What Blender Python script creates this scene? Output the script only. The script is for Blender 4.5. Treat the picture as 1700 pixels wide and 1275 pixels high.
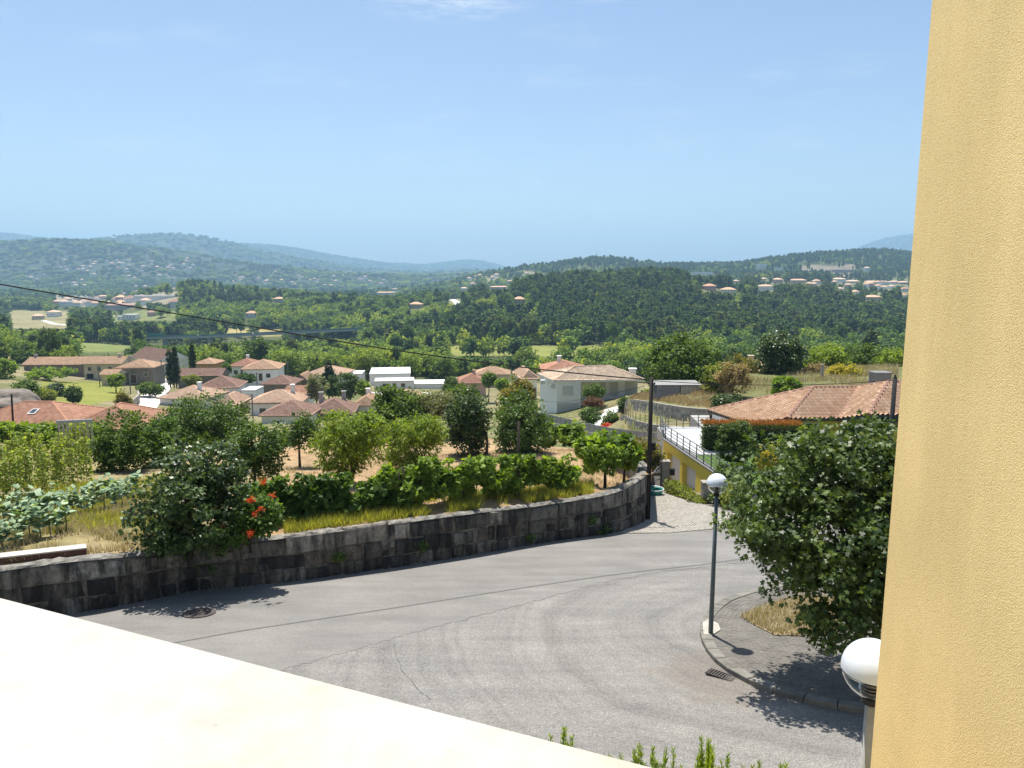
import bpy, bmesh, math, random
import numpy as np
from mathutils import Vector, Matrix
R = math.radians
for o in list(bpy.data.objects): bpy.data.objects.remove(o)
SC = bpy.context.scene
COL = SC.collection
# ------------------------------------------------------------------ camera
PITCH = 8.7; F = 1228.0; HAZE = 1.45e-4
cs, sn = math.cos(R(PITCH)), math.sin(R(PITCH))
cam = bpy.data.objects.new('camera', bpy.data.cameras.new('camera')); COL.objects.link(cam)
cam.data.sensor_width = 36; cam.data.lens = 36 * F / 1700
cam.data.clip_start = 0.05; cam.data.clip_end = 40000
cam.rotation_euler = (R(90 - PITCH), 0, 0)
SC.camera = cam
def ray(px, py):
    u = (px - 850) / F; v = (py - 637.5) / F
    d = cs - v * sn
    return u / d, -(sn + v * cs) / d               # x and z for each metre of y
# ------------------------------------------------------------------ sky, sun, exposure
SUN_EL, SUN_AZ = 71.0, -19.0          # azimuth from +Y towards +X
w = bpy.data.worlds.new('World'); SC.world = w; w.use_nodes = True
nt = w.node_tree; nt.nodes.clear()
sky = nt.nodes.new('ShaderNodeTexSky'); sky.sky_type = 'NISHITA'; sky.sun_disc = False
sky.sun_elevation = R(SUN_EL); sky.sun_rotation = R(SUN_AZ)
sky.altitude = 100; sky.air_density = 1.0; sky.dust_density = 1.1; sky.ozone_density = 1.8
bg = nt.nodes.new('ShaderNodeBackground'); bg.inputs[1].default_value = 0.084
out = nt.nodes.new('ShaderNodeOutputWorld')
# a few faint cirrus wisps
tc = nt.nodes.new('ShaderNodeTexCoord'); mp = nt.nodes.new('ShaderNodeMapping'); mp.inputs['Scale'].default_value = (3, 3, 14)
cn = nt.nodes.new('ShaderNodeTexNoise'); cn.inputs['Scale'].default_value = 2.1; cn.inputs['Detail'].default_value = 9; cn.inputs['Roughness'].default_value = .62
cr = nt.nodes.new('ShaderNodeValToRGB'); cr.color_ramp.elements[0].position = .55; cr.color_ramp.elements[1].position = .95
cr.color_ramp.elements[0].color = (0, 0, 0, 1); cr.color_ramp.elements[1].color = (.45, .45, .45, 1)
mx = nt.nodes.new('ShaderNodeMixRGB'); mx.inputs[2].default_value = (6.5, 6.9, 7.2, 1)
L = nt.links.new
L(tc.outputs['Generated'], mp.inputs['Vector']); L(mp.outputs[0], cn.inputs['Vector']); L(cn.outputs[0], cr.inputs[0])
cd = Vector((*ray(735, 2), 1)); cd = Vector((cd[0], 1, cd[1])).normalized()
vn = nt.nodes.new('ShaderNodeVectorMath'); vn.operation = 'NORMALIZE'; L(tc.outputs['Generated'], vn.inputs[0])
vm = nt.nodes.new('ShaderNodeMapping'); vm.inputs['Location'].default_value = tuple(-cd); L(vn.outputs[0], vm.inputs['Vector'])
vl = nt.nodes.new('ShaderNodeVectorMath'); vl.operation = 'MULTIPLY'; vl.inputs[1].default_value = (1, 1, 4.5); L(vm.outputs[0], vl.inputs[0])
ln_ = nt.nodes.new('ShaderNodeVectorMath'); ln_.operation = 'LENGTH'; L(vl.outputs[0], ln_.inputs[0])
r2_ = nt.nodes.new('ShaderNodeValToRGB'); r2_.color_ramp.elements[0].position = 0; r2_.color_ramp.elements[0].color = (.8, .8, .8, 1); r2_.color_ramp.elements[1].position = .12; r2_.color_ramp.elements[1].color = (0, 0, 0, 1); L(ln_.outputs['Value'], r2_.inputs[0])
n9 = nt.nodes.new('ShaderNodeTexNoise'); n9.inputs['Scale'].default_value = 9; n9.inputs['Detail'].default_value = 9; n9.inputs['Roughness'].default_value = .65; L(mp.outputs[0], n9.inputs['Vector'])
r3_ = nt.nodes.new('ShaderNodeValToRGB'); r3_.color_ramp.elements[0].position = .42; r3_.color_ramp.elements[1].position = .66; L(n9.outputs[0], r3_.inputs[0])
m9 = nt.nodes.new('ShaderNodeMath'); m9.operation = 'MULTIPLY_ADD'; L(r2_.outputs[0], m9.inputs[0]); L(r3_.outputs[0], m9.inputs[1]); L(cr.outputs[0], m9.inputs[2])
L(m9.outputs[0], mx.inputs[0]); L(sky.outputs[0], mx.inputs[1]); L(mx.outputs[0], bg.inputs[0]); L(bg.outputs[0], out.inputs[0])
sun = bpy.data.objects.new('sun', bpy.data.lights.new('sun', 'SUN')); COL.objects.link(sun)
sun.data.energy = 5.0; sun.data.angle = R(0.53); sun.data.color = (1.0, .955, .88)
ce = math.cos(R(SUN_EL))
sdir = Vector((ce * math.sin(R(SUN_AZ)), ce * math.cos(R(SUN_AZ)), math.sin(R(SUN_EL))))
sun.rotation_euler = sdir.to_track_quat('Z', 'Y').to_euler(); sun.location = sdir * 60
vs = SC.view_settings
vs.view_transform = 'Standard'; vs.look = 'None'; vs.gamma = 1; vs.use_curve_mapping = False; vs.exposure = 0.8
cy = SC.cycles
cy.use_denoising = True; cy.max_bounces = 8; cy.diffuse_bounces = 3; cy.glossy_bounces = 2; cy.transmission_bounces = 5
cy.transparent_max_bounces = 8; cy.volume_bounces = 0; cy.use_adaptive_sampling = True; cy.adaptive_threshold = 0.012
cy.sample_clamp_indirect = 6; cy.caustics_reflective = False; cy.caustics_refractive = False

# ------------------------------------------------------------------ where a point seen at a picture position stands, given its distance
def P(px, py, y):
    a, b = ray(px, py); return Vector((a * y, y, b * y))
def zs(y): return -(6.37 + .155 * y)               # the street's plane
def zg(y): return -(4.75 + .15 * y)                # the garden's plane behind the stone wall
def S(px, py, up=0):
    a, b = ray(px, py); y = 6.37 / (-b - .155); return Vector((a * y, y, b * y + up))
def Gd(px, py):
    a, b = ray(px, py); y = 4.75 / (-b - .15); return Vector((a * y, y, b * y))
def proj(x, y, z):
    zc = y * cs - z * sn; yc = -(z * cs + y * sn)
    # camera axes: forward (0,cs,-sn), down (0,-sn,-cs)
    return 850 + F * x / zc, 637.5 + F * (-(z * cs) - y * sn) / zc

# ------------------------------------------------------------------ materials
MATS = {}
def nodes_of(name):
    m = bpy.data.materials.new(name); m.use_nodes = True
    t = m.node_tree; b = t.nodes['Principled BSDF']; MATS[name] = m
    return m, t, b
def ramp(t, fac, stops):
    r = t.nodes.new('ShaderNodeValToRGB'); e = r.color_ramp.elements
    while len(e) < len(stops): e.new(.5)
    for k, (p, c) in enumerate(stops):
        e[k].position = p; e[k].color = (c[0], c[1], c[2], 1)
    t.links.new(fac, r.inputs[0]); return r.outputs[0]
def coords(t, kind='Object', scale=(1, 1, 1), rot=(0, 0, 0)):
    if kind == 'World':
        g = t.nodes.new('ShaderNodeNewGeometry'); s = g.outputs['Position']
    else:
        g = t.nodes.new('ShaderNodeTexCoord'); s = g.outputs[kind]
    m = t.nodes.new('ShaderNodeMapping'); m.inputs['Scale'].default_value = scale; m.inputs['Rotation'].default_value = rot
    t.links.new(s, m.inputs['Vector']); return m.outputs[0]
def noise(t, vec, scale, detail=5, rough=.55):
    n = t.nodes.new('ShaderNodeTexNoise'); n.inputs['Scale'].default_value = scale
    n.inputs['Detail'].default_value = detail; n.inputs['Roughness'].default_value = rough
    if vec is not None: t.links.new(vec, n.inputs['Vector'])
    return n.outputs[0]
def mix(t, fac, a, b, mode='MIX'):
    m = t.nodes.new('ShaderNodeMixRGB'); m.blend_type = mode
    for k, v in ((0, fac), (1, a), (2, b)):
        if isinstance(v, (int, float)): m.inputs[k].default_value = v
        elif isinstance(v, tuple): m.inputs[k].default_value = (v[0], v[1], v[2], 1)
        else: t.links.new(v, m.inputs[k])
    return m.outputs[0]
def bumpn(t, b, h, strength=.5, dist=.01):
    n = t.nodes.new('ShaderNodeBump'); n.inputs['Strength'].default_value = strength; n.inputs['Distance'].default_value = dist
    t.links.new(h, n.inputs['Height']); t.links.new(n.outputs[0], b.inputs['Normal'])
def M(name, c1, c2=None, scale=3, rough=.8, bump=0, bscale=40, bdist=.01, kind='World', spec=.3, stretch=(1, 1, 1), metal=0, rand=0):
    """plain surface: two tones mixed by noise, with a little fine relief"""
    if name in MATS: return MATS[name]
    m, t, b = nodes_of(name)
    c2 = c2 or tuple(x * .75 for x in c1)
    v = coords(t, kind, stretch)
    n1 = noise(t, v, scale, 8, .62)
    c = ramp(t, n1, [(.32, c2), (.68, c1)])
    if rand:
        oi = t.nodes.new('ShaderNodeObjectInfo')
        hv = ramp(t, oi.outputs['Random'], [(0, (1 - rand,) * 3), (1, (1 + rand,) * 3)])
        c = mix(t, 1.0, c, hv, 'MULTIPLY')
    t.links.new(c, b.inputs['Base Color'])
    b.inputs['Roughness'].default_value = rough; b.inputs['Specular IOR Level'].default_value = spec; b.inputs['Metallic'].default_value = metal
    if bump: bumpn(t, b, noise(t, v, bscale, 4), bump, bdist)
    return m
def leaf_mat(name, c1, c2, trans=.35, rough=.5, spec=.4, hue=0):
    spec *= .6; rough = min(rough + .1, .9); c1 = (c1[0] * 1.55, c1[1] * 1.42, c1[2] * 1.15); c2 = (c2[0] * 1.4, c2[1] * 1.3, c2[2] * 1.1)
    """leaf colour varies leaf by leaf (attribute var) and tree by tree"""
    if name in MATS: return MATS[name]
    m, t, b = nodes_of(name)
    a = t.nodes.new('ShaderNodeAttribute'); a.attribute_name = 'var'
    c = ramp(t, a.outputs['Fac'], [(0, c2), (1, c1)])
    oi = t.nodes.new('ShaderNodeObjectInfo')
    hv = ramp(t, oi.outputs['Random'], [(0, (.62, .70, .78)), (.35, (.9, .95, 1)), (.7, (1.15, 1.12, 1)), (1, (1.6, 1.4, .95))]) if hue else (1, 1, 1)
    c = mix(t, 1.0, c, hv, 'MULTIPLY')
    t.links.new(c, b.inputs['Base Color']); b.inputs['Roughness'].default_value = rough; b.inputs['Specular IOR Level'].default_value = spec
    tr = t.nodes.new('ShaderNodeBsdfTranslucent')
    tcx = mix(t, 1.0, c, (1.9, 1.9, .5), 'MULTIPLY'); t.links.new(tcx, tr.inputs['Color'])
    ms = t.nodes.new('ShaderNodeMixShader'); ms.inputs[0].default_value = trans
    t.links.new(b.outputs[0], ms.inputs[1]); t.links.new(tr.outputs[0], ms.inputs[2])
    t.links.new(ms.outputs[0], t.nodes['Material Output'].inputs['Surface'])
    return m

# ------------------------------------------------------------------ object helpers
def tag(o, label=None, cat=None, group=None, kind=None):
    if label: o['label'] = label
    if cat: o['category'] = cat
    if group: o['group'] = group
    if kind: o['kind'] = kind
    return o
def link(name, me, parent=None, loc=None, rz=0):
    o = bpy.data.objects.new(name, me); COL.objects.link(o)
    if parent is not None: o.parent = parent
    if loc is not None: o.location = loc
    if rz: o.rotation_euler = (0, 0, rz)
    return o
def thing(name, label, cat, loc=(0, 0, 0), rz=0, group=None):
    return tag(link(name, None, None, loc, rz), label, cat, group)
ORD = ['first', 'second', 'third', 'fourth', 'fifth', 'sixth', 'seventh', 'eighth', 'ninth', 'tenth', 'eleventh', 'twelfth', 'thirteenth', 'fourteenth']
def copy_tree(o, parent=None):
    c = o.copy(); COL.objects.link(c); c.parent = parent
    for ch in o.children: copy_tree(ch, c)
    return c
class MB:
    """collects boxes, tubes and polygons for ONE mesh"""
    def __init__(s): s.v = []; s.f = []; s.m = []
    def add(s, vs, fs, mi=0):
        k = len(s.v); s.v += [tuple(p) for p in vs]
        for f in fs: s.f.append([i + k for i in f]); s.m.append(mi)
        return s
    def box(s, x0, x1, y0, y1, z0, z1, mi=0, mat=None):
        vs = [Vector((x, y, z)) for z in (z0, z1) for y in (y0, y1) for x in (x0, x1)]
        if mat is not None: vs = [mat @ p for p in vs]
        return s.add(vs, [(0, 2, 3, 1), (4, 5, 7, 6), (0, 1, 5, 4), (1, 3, 7, 5), (3, 2, 6, 7), (2, 0, 4, 6)], mi)
    def poly(s, pts, mi=0): return s.add(pts, [tuple(range(len(pts)))], mi)
    def prism(s, pts, z0, z1, mi=0):
        """pts counter-clockwise (x,y); z0/z1 numbers or functions"""
        n = len(pts); f0 = z0 if callable(z0) else (lambda x, y: z0); f1 = z1 if callable(z1) else (lambda x, y: z1)
        vs = [(x, y, f0(x, y)) for x, y in pts] + [(x, y, f1(x, y)) for x, y in pts]
        fs = [tuple(range(n - 1, -1, -1)), tuple(range(n, 2 * n))] + [(i, (i + 1) % n, n + (i + 1) % n, n + i) for i in range(n)]
        return s.add(vs, fs, mi)
    def tube(s, pts, rad, n=6, mi=0, cap=True):
        pts = [Vector(p) for p in pts]
        if not isinstance(rad, (list, tuple)): rad = [rad] * len(pts)
        vs = []
        for i, p in enumerate(pts):
            d = (pts[min(i + 1, len(pts) - 1)] - pts[max(i - 1, 0)]).normalized()
            a = d.cross(Vector((0, 0, 1)) if abs(d.z) < .95 else Vector((1, 0, 0))).normalized(); b = d.cross(a)
            for k in range(n):
                t = 2 * math.pi * k / n; vs.append(p + (a * math.cos(t) + b * math.sin(t)) * rad[i])
        fs = [(i * n + k, (i + 1) * n + k, (i + 1) * n + (k + 1) % n, i * n + (k + 1) % n) for i in range(len(pts) - 1) for k in range(n)]
        if cap: fs += [tuple(range(n)), tuple(range(len(vs) - 1, len(vs) - 1 - n, -1))]
        return s.add(vs, fs, mi)
    def lathe(s, prof, n=24, mi=0, c=(0, 0, 0)):
        vs = [(c[0] + r * math.cos(2 * math.pi * k / n), c[1] + r * math.sin(2 * math.pi * k / n), c[2] + z) for r, z in prof for k in range(n)]
        fs = [(i * n + k, i * n + (k + 1) % n, (i + 1) * n + (k + 1) % n, (i + 1) * n + k) for i in range(len(prof) - 1) for k in range(n)]
        return s.add(vs, fs, mi)
    def mesh(s, name, mats, smooth=False):
        me = bpy.data.meshes.new(name); me.from_pydata(s.v, [], s.f); 
        for m in (mats if isinstance(mats, (list, tuple)) else [mats]): me.materials.append(m)
        if any(s.m): me.polygons.foreach_set('material_index', s.m)
        if smooth: me.polygons.foreach_set('use_smooth', [True] * len(me.polygons))
        me.update(); return me
    def build(s, name, mats, parent=None, smooth=False, loc=None, rz=0):
        return link(name, s.mesh(name, mats, smooth), parent, loc, rz)
def np_mesh(name, polys, var=None, mat=None, smooth=False):
    """polys: array (n, k, 3) of separate k-gons"""
    n, k, _ = polys.shape
    me = bpy.data.meshes.new(name)
    me.vertices.add(n * k); me.vertices.foreach_set('co', polys.astype(np.float32).ravel())
    me.loops.add(n * k); me.loops.foreach_set('vertex_index', np.arange(n * k, dtype=np.int32))
    me.polygons.add(n); me.polygons.foreach_set('loop_start', np.arange(0, n * k, k, dtype=np.int32))
    if smooth: me.polygons.foreach_set('use_smooth', np.ones(n, dtype=bool))
    if var is not None:
        at = me.attributes.new('var', 'FLOAT', 'FACE'); at.data.foreach_set('value', var.astype(np.float32))
    if mat: me.materials.append(mat)
    me.update(calc_edges=True); return me
def grid_mesh(name, V, mats, smooth=True, col=None):
    """V: (rows, cols, 3)"""
    r, c, _ = V.shape
    i = np.arange(r * c).reshape(r, c)
    q = np.stack([i[:-1, :-1], i[:-1, 1:], i[1:, 1:], i[1:, :-1]], -1).reshape(-1, 4)
    me = bpy.data.meshes.new(name)
    me.vertices.add(r * c); me.vertices.foreach_set('co', V.astype(np.float32).ravel())
    me.loops.add(q.size); me.loops.foreach_set('vertex_index', q.astype(np.int32).ravel())
    me.polygons.add(len(q)); me.polygons.foreach_set('loop_start', np.arange(0, q.size, 4, dtype=np.int32))
    if smooth: me.polygons.foreach_set('use_smooth', np.ones(len(q), dtype=bool))
    if col is not None:
        at = me.color_attributes.new('cover', 'FLOAT_COLOR', 'POINT'); at.data.foreach_set('color', np.concatenate([col.reshape(-1, 3), np.ones((r * c, 1))], 1).astype(np.float32).ravel())
    me.materials.append(mats); me.update(calc_edges=True); return me
def unit(a): return a / np.maximum(np.linalg.norm(a, axis=-1, keepdims=True), 1e-9)

# ------------------------------------------------------------------ leaves, crowns, trees
def leaf_polys(p, d, n, size, lobes=((0, 1, .45),)):
    """p origins, d tip directions, n normals -> kites (folded a little), one per lobe: (angle, length, half width)"""
    d = unit(d); s = unit(np.cross(n, d)); n = unit(np.cross(d, s)); size = size[:, None]
    res = []
    for ang, ln, hw in lobes:
        ca, sa = math.cos(R(ang)), math.sin(R(ang))
        dd = d * ca + s * sa; ss = s * ca - d * sa
        mid = p + dd * size * ln * .48 + n * size * .06
        res.append(np.stack([p, mid - ss * size * ln * hw - n * size * .10, p + dd * size * ln - n * size * .05, mid + ss * size * ln * hw - n * size * .10], 1))
    return np.concatenate(res, 0)
STAR = ((-95, .62, .26), (-47, .9, .24), (0, 1.05, .25), (47, .9, .24), (95, .62, .26))
VINE = ((-70, .8, .42), (0, 1, .5), (70, .8, .42))
OVAL = ((0, 1, .42),)
LANCE = ((0, 1, .2),)
def clumps(rng, blobs, n, inner=.35):
    """clump centres inside a set of ellipsoids (x,y,z,rx,ry,rz), thicker towards the surface"""
    b = np.array(blobs, float); wgt = (b[:, 3] * b[:, 4] * b[:, 5]) ** .75; k = rng.choice(len(b), n, p=wgt / wgt.sum())
    d = unit(rng.normal(size=(n, 3))); r = (inner + (1 - inner) * rng.random(n) ** .55)[:, None]
    return b[k, :3] + d * r * b[k, 3:6], d
def crown_mesh(name, seed, blobs, ncl, per, cr, size, mat, lobes=OVAL, up=.75, droop=.25, inner=.35, jit=.55, flat=.7):
    rng = np.random.default_rng(seed)
    c, od = clumps(rng, blobs, ncl, inner)
    n = ncl * per
    ci = np.repeat(np.arange(ncl), per)
    rad = cr * (.6 + .8 * rng.random(ncl))[ci][:, None]
    off = unit(rng.normal(size=(n, 3))) * (rng.random((n, 1)) ** .45) * rad; off[:, 2] *= flat
    p = c[ci] + off
    nn = unit(unit(off) * .5 + od[ci] * .35 + np.array([0, 0, up]) + rng.normal(size=(n, 3)) * jit)
    d = unit(off) + rng.normal(size=(n, 3)) * .6 - np.array([0, 0, droop])
    sz = size * (.6 + .7 * rng.random(n))
    v = np.clip(.5 + .28 * rng.normal(size=n) + .22 * rng.normal(size=ncl)[ci], 0, 1)
    return np_mesh(name, leaf_polys(p, d, nn, sz, lobes), np.tile(v, len(lobes)), mat), c
def trunk_mesh(name, seed, h, r, tips, mat, fork=.45, lean=(0, 0), stems=1):
    rng = random.Random(seed); mb = MB()
    bases = []
    for s in range(stems):
        a = rng.random() * 6.28; sp = .0 if stems == 1 else .25
        q = Vector((lean[0] + math.cos(a) * sp * h, lean[1] + math.sin(a) * sp * h, h))
        pts = [Vector((0, 0, -.25)), Vector((q.x * .15, q.y * .15, h * .3)), Vector((q.x * .55 + rng.uniform(-.04, .04) * h, q.y * .55 + rng.uniform(-.04, .04) * h, h * .65)), q]
        mb.tube(pts, [r * 1.25, r, r * .8, r * .55], 7); bases.append((pts[2], pts[3]))
    for k, t in enumerate(tips):
        t = Vector(t); b0, b1 = bases[k % len(bases)]; st = b0.lerp(b1, rng.random())
        m = st.lerp(t, .5) + Vector((rng.uniform(-.1, .1), rng.uniform(-.1, .1), .12)) * (t - st).length
        mb.tube([st, m, t], [r * .42, r * .25, r * .08], 5)
    return mb.mesh(name, mat, True)
BARK = M('bark', (.115, .085, .062), (.05, .038, .03), 9, .95, .6, 60)
BARKD = M('bark_dark', (.055, .043, .034), (.025, .02, .016), 9, .95, .6, 60)
def tree(name, label, loc, seed, blobs, ncl, per, cr, size, mat, th, tr, cat='tree', lobes=OVAL, bark=None, stems=1, group=None, trunkname='trunk', crownname='crown', rz=0, **kw):
    t = thing(name, label, cat, loc, rz, group)
    me, c = crown_mesh(crownname, seed, blobs, ncl, per, cr, size, mat, lobes, **kw)
    link(crownname, me, t)
    rr = random.Random(seed); tips = [c[i] for i in rr.sample(range(len(c)), min(16, len(c)))]
    link(trunkname, trunk_mesh(trunkname, seed, th, tr, tips, bark or BARK, stems=stems), t)
    return t

# ================================================================== SETTING: ground, hills, street
CX = np.array([-400, 0, 150, 300, 450, 600, 700, 790, 900, 1000, 1100, 1200, 1350, 1470, 1700, 2200], float)
NEAR = {14: [-6.85] * 16,
 40: [-10.75] * 10 + [-11.3, -12.3, -12.5, -12.5, -12.5, -12.5],
 60: [-13.8, -14, -14, -13.9, -13.8, -13.8, -13.8, -13.9, -14.5, -14.9, -14.3, -13.4, -12.4, -11.8, -11.5, -11.5],
 76: [-16.5, -17.5, -18.5, -17.5, -17, -16.5, -16.5, -16.7, -17.5, -17.3, -13.6, -12.4, -12, -11.6, -11, -11],
 95: [-17, -19.6, -22, -22, -21.5, -20.5, -20.5, -20.8, -20.8, -20.2, -16, -13.4, -12.6, -12.3, -11.5, -11],
 112: [-18, -20.5, -24, -24.5, -24.5, -24, -23.5, -23, -22, -19.9, -18, -16.5, -15.5, -15, -14, -13],
 150: [-21, -24.5, -27, -29, -29.6, -30, -30, -30, -30, -29, -28, -26, -25, -24, -22, -20],
 230: [-25, -30.5, -34, -34, -35.5, -36, -36.5, -37, -37, -37, -37, -35, -34, -33, -31, -28],
 330: [-30, -36.5, -41, -43, -46, -46, -46, -45, -45, -45, -45, -45, -45, -44, -42, -40],
 450: [-38, -44, -48, -52, -55, -55, -53, -50, -49, -50, -50, -50, -50, -49, -46, -44]}
FAR = {600: [575, 560, 568, 580, 587, 578, 562, 557, 552, 550, 550, 554, 562, 567, 567, 570],
 900: [540, 538, 532, 522, 524, 516, 509, 499, 480, 474, 472, 490, 505, 508, 505, 510],
 1300: [520, 510, 507, 479, 487, 506, 500, 490, 480, 482, 480, 479, 476, 479, 480, 480],
 1800: [510, 500, 498, 503, 503, 500, 490, 475, 466, 464, 464, 464, 455, 457, 460, 470],
 2300: [500, 490, 490, 494, 493, 490, 480, 461, 444, 432, 442, 441, 423, 421, 440, 460],
 3000: [462, 460, 456, 466, 476, 480, 474, 464, 462, 462, 462, 462, 446, 440, 445, 460],
 3700: [404, 402, 398, 418, 442, 456, 460, 457, 457, 457, 457, 457, 450, 445, 450, 455],
 4600: [436, 434, 428, 440, 456, 464, 464, 458, 458, 458, 458, 458, 452, 445, 450, 455],
 5800: [404, 406, 401, 393, 416, 444, 454, 455, 456, 456, 456, 456, 450, 436, 430, 440],
 7000: [425, 424, 420, 414, 432, 452, 456, 456, 457, 457, 457, 457, 450, 432, 425, 430],
 8500: [384, 386, 402, 404, 409, 430, 443, 447, 458, 458, 458, 458, 450, 425, 415, 420],
 10800: [405, 405, 408, 410, 418, 436, 437, 433, 459, 460, 460, 460, 440, 398, 395, 400],
 13000: [455] * 16}
rows_y = np.array(sorted(list(NEAR) + list(FAR)), float)
TAB = np.array([[z / y for z in NEAR[int(y)]] if y in NEAR else [ray(850, p)[1] for p in FAR[int(y)]] for y in rows_y])
def cubic(t, p0, p1, p2, p3):
    # Catmull-Rom, tamed
    return p1 + .5 * t * (p2 - p0 + t * (2 * p0 - 5 * p1 + 4 * p2 - p3 + t * (3 * (p1 - p2) + p3 - p0)))
_rs = np.random.default_rng(5).random((64, 64))
def vnoise(x, y):
    xi, yi = np.floor(x).astype(int), np.floor(y).astype(int); fx, fy = x - xi, y - yi
    fx = fx * fx * (3 - 2 * fx); fy = fy * fy * (3 - 2 * fy)
    g = lambda a, b: _rs[a % 64, b % 64]
    return (g(xi, yi) * (1 - fx) + g(xi + 1, yi) * fx) * (1 - fy) + (g(xi, yi + 1) * (1 - fx) + g(xi + 1, yi + 1) * fx) * fy - .5
def fbm(x, y, n=4):
    s = 0; a = 1.
    for k in range(n): s = s + a * vnoise(x + 17.3 * k, y + 9.1 * k); x, y, a = x * 2.1, y * 2.1, a * .5
    return s
def height(x, y):
    """ground height at (x, y), arrays or numbers"""
    x = np.asarray(x, float); y = np.maximum(np.asarray(y, float), 14)
    a = x / y; pxc = 850 + a * 1241
    ci = np.clip(np.searchsorted(CX, pxc) - 1, 0, len(CX) - 2); tcx = np.clip((pxc - CX[ci]) / (CX[ci + 1] - CX[ci]), 0, 1)
    ly = np.log(rows_y); lyq = np.log(y)
    ri = np.clip(np.searchsorted(ly, lyq) - 1, 0, len(ly) - 2); tr = np.clip((lyq - ly[ri]) / (ly[ri + 1] - ly[ri]), 0, 1)
    def rowv(r):
        r = np.clip(r, 0, len(ly) - 1); c = lambda k: TAB[r, np.clip(ci + k, 0, len(CX) - 1)]
        return cubic(tcx, c(-1), c(0), c(1), c(2))
    s = cubic(tr, rowv(ri - 1), rowv(ri), rowv(ri + 1), rowv(ri + 2))
    near = y < 60
    s = np.where(near & (pxc < 1000), np.where(y < 40, zg(y) / y, s), s)
    amp = np.clip((y - 350) / 900, 0, 1)
    nz = fbm(x / 420, y / 420) * 16 * amp + fbm(x / 1500 + 3, y / 1500) * 60 * np.clip((y - 2500) / 2500, 0, 1) + fbm(x / 70 + 9, y / 70, 3) * 2.2 * np.clip((y - 120) / 300, 0, 1) + fbm(x / 3 + 2, y / 3, 3) * .12
    z = s * y + nz
    # the garden comes down to the head of the stone wall
    d = y - np.interp(a, WA, WP[:-3, 1]); zt = np.interp(a, WA, WP[:-3, 3]) - .05; k = np.clip((d - .4) / 3.2, 0, 1); k = k * k * (3 - 2 * k)
    z = np.where((a < .194) & (y < 45), zt * (1 - k) + z * k, z)
    # steps at the two granite terrace walls
    yl, zl = np.interp(a, LWA, LWY), np.interp(a, LWA, LWZ); yu, zu = np.interp(a, UWA, UWY), np.interp(a, UWA, UWZ); on = (a > LWA[1]) & (a < .30)
    f = np.clip((y - yl) / np.maximum(yu - yl, 1), 0, 1)
    z = np.where(on & (y > 50) & (y <= yl + .22), np.minimum(z, zl - .95), z)
    z = np.where(on & (y > yl + .22) & (y <= yu + .22), (zl - .06) * (1 - f) + (zu - 1.3) * f, z)
    k = np.clip((y - yu) / 22, 0, 1); z = np.where(on & (y > yu + .22) & (y < yu + 22), (zu - .08) * (1 - k) + z * k, z)
    return z
UPPER = [(1036, 668, 93), (1044, 662, 84), (1076, 666, 76), (1110, 672, 70), (1144, 677, 66), (1190, 680, 62), (1240, 684, 59)]
LOWER = [(1030, 692, 88), (1036, 688, 82), (1051, 697, 73), (1075, 703, 68), (1101, 707, 64), (1150, 710, 60.5), (1195, 711, 58), (1240, 712, 56)]
_u = [P(*q) for q in UPPER]; UWA, UWY, UWZ = [q.x / q.y for q in _u], [q.y for q in _u], [q.z for q in _u]
_l = [P(*q) for q in LOWER]; LWA, LWY, LWZ = [q.x / q.y for q in _l], [q.y for q in _l], [q.z for q in _l]
def Hz(x, y): return float(height(x, y))
def on_ground(px, y):
    a = (px - 850) / 1241.
    for _ in range(3):
        z = Hz(a * y, y); v = (-z / y * cs - sn) / (cs + -z / y * sn); a = (px - 850) / F / (cs - v * sn)
    return Vector((a * y, y, z))

# stone wall's foot and top as seen, turned into a path on the street plane
W_BOT = [(0, 1037), (125, 1018), (176, 1011), (251, 995.6), (339, 977), (400, 974), (508, 963), (576, 953), (651, 943), (726, 931), (800, 919), (888, 903), (951, 894), (1001, 888), (1034, 881), (1061, 873), (1071, 866)]
W_TOP = [(0, 946), (68, 939), (125, 929), (186, 924), (249, 918), (314, 912), (400, 899), (463, 891), (513, 887), (576, 878), (636, 870), (699, 862), (764, 852), (825, 846), (888, 838), (951, 829), (996, 823), (1034, 811), (1061, 795), (1071, 788)]
wpath = []
for px, py in W_BOT:
    p = S(px, py); ty = np.interp(px, [q[0] for q in W_TOP], [q[1] for q in W_TOP])
    a, b = ray(px, ty); wpath.append((p.x, p.y, p.z, b * p.y))
d0 = np.array(wpath[1]) - np.array(wpath[0]); p0 = np.array(wpath[0])
wpath = [tuple(p0 - d0 * k) for k in (5, 2)] + wpath
for x, y in ((6.72, 35.0), (6.45, 37.4), (5.6, 39.6)): wpath.append((x, y, zs(y), wpath[-1][3] - .12))
WP = np.array(wpath)
WA = WP[:-3, 0] / WP[:-3, 1]
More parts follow.
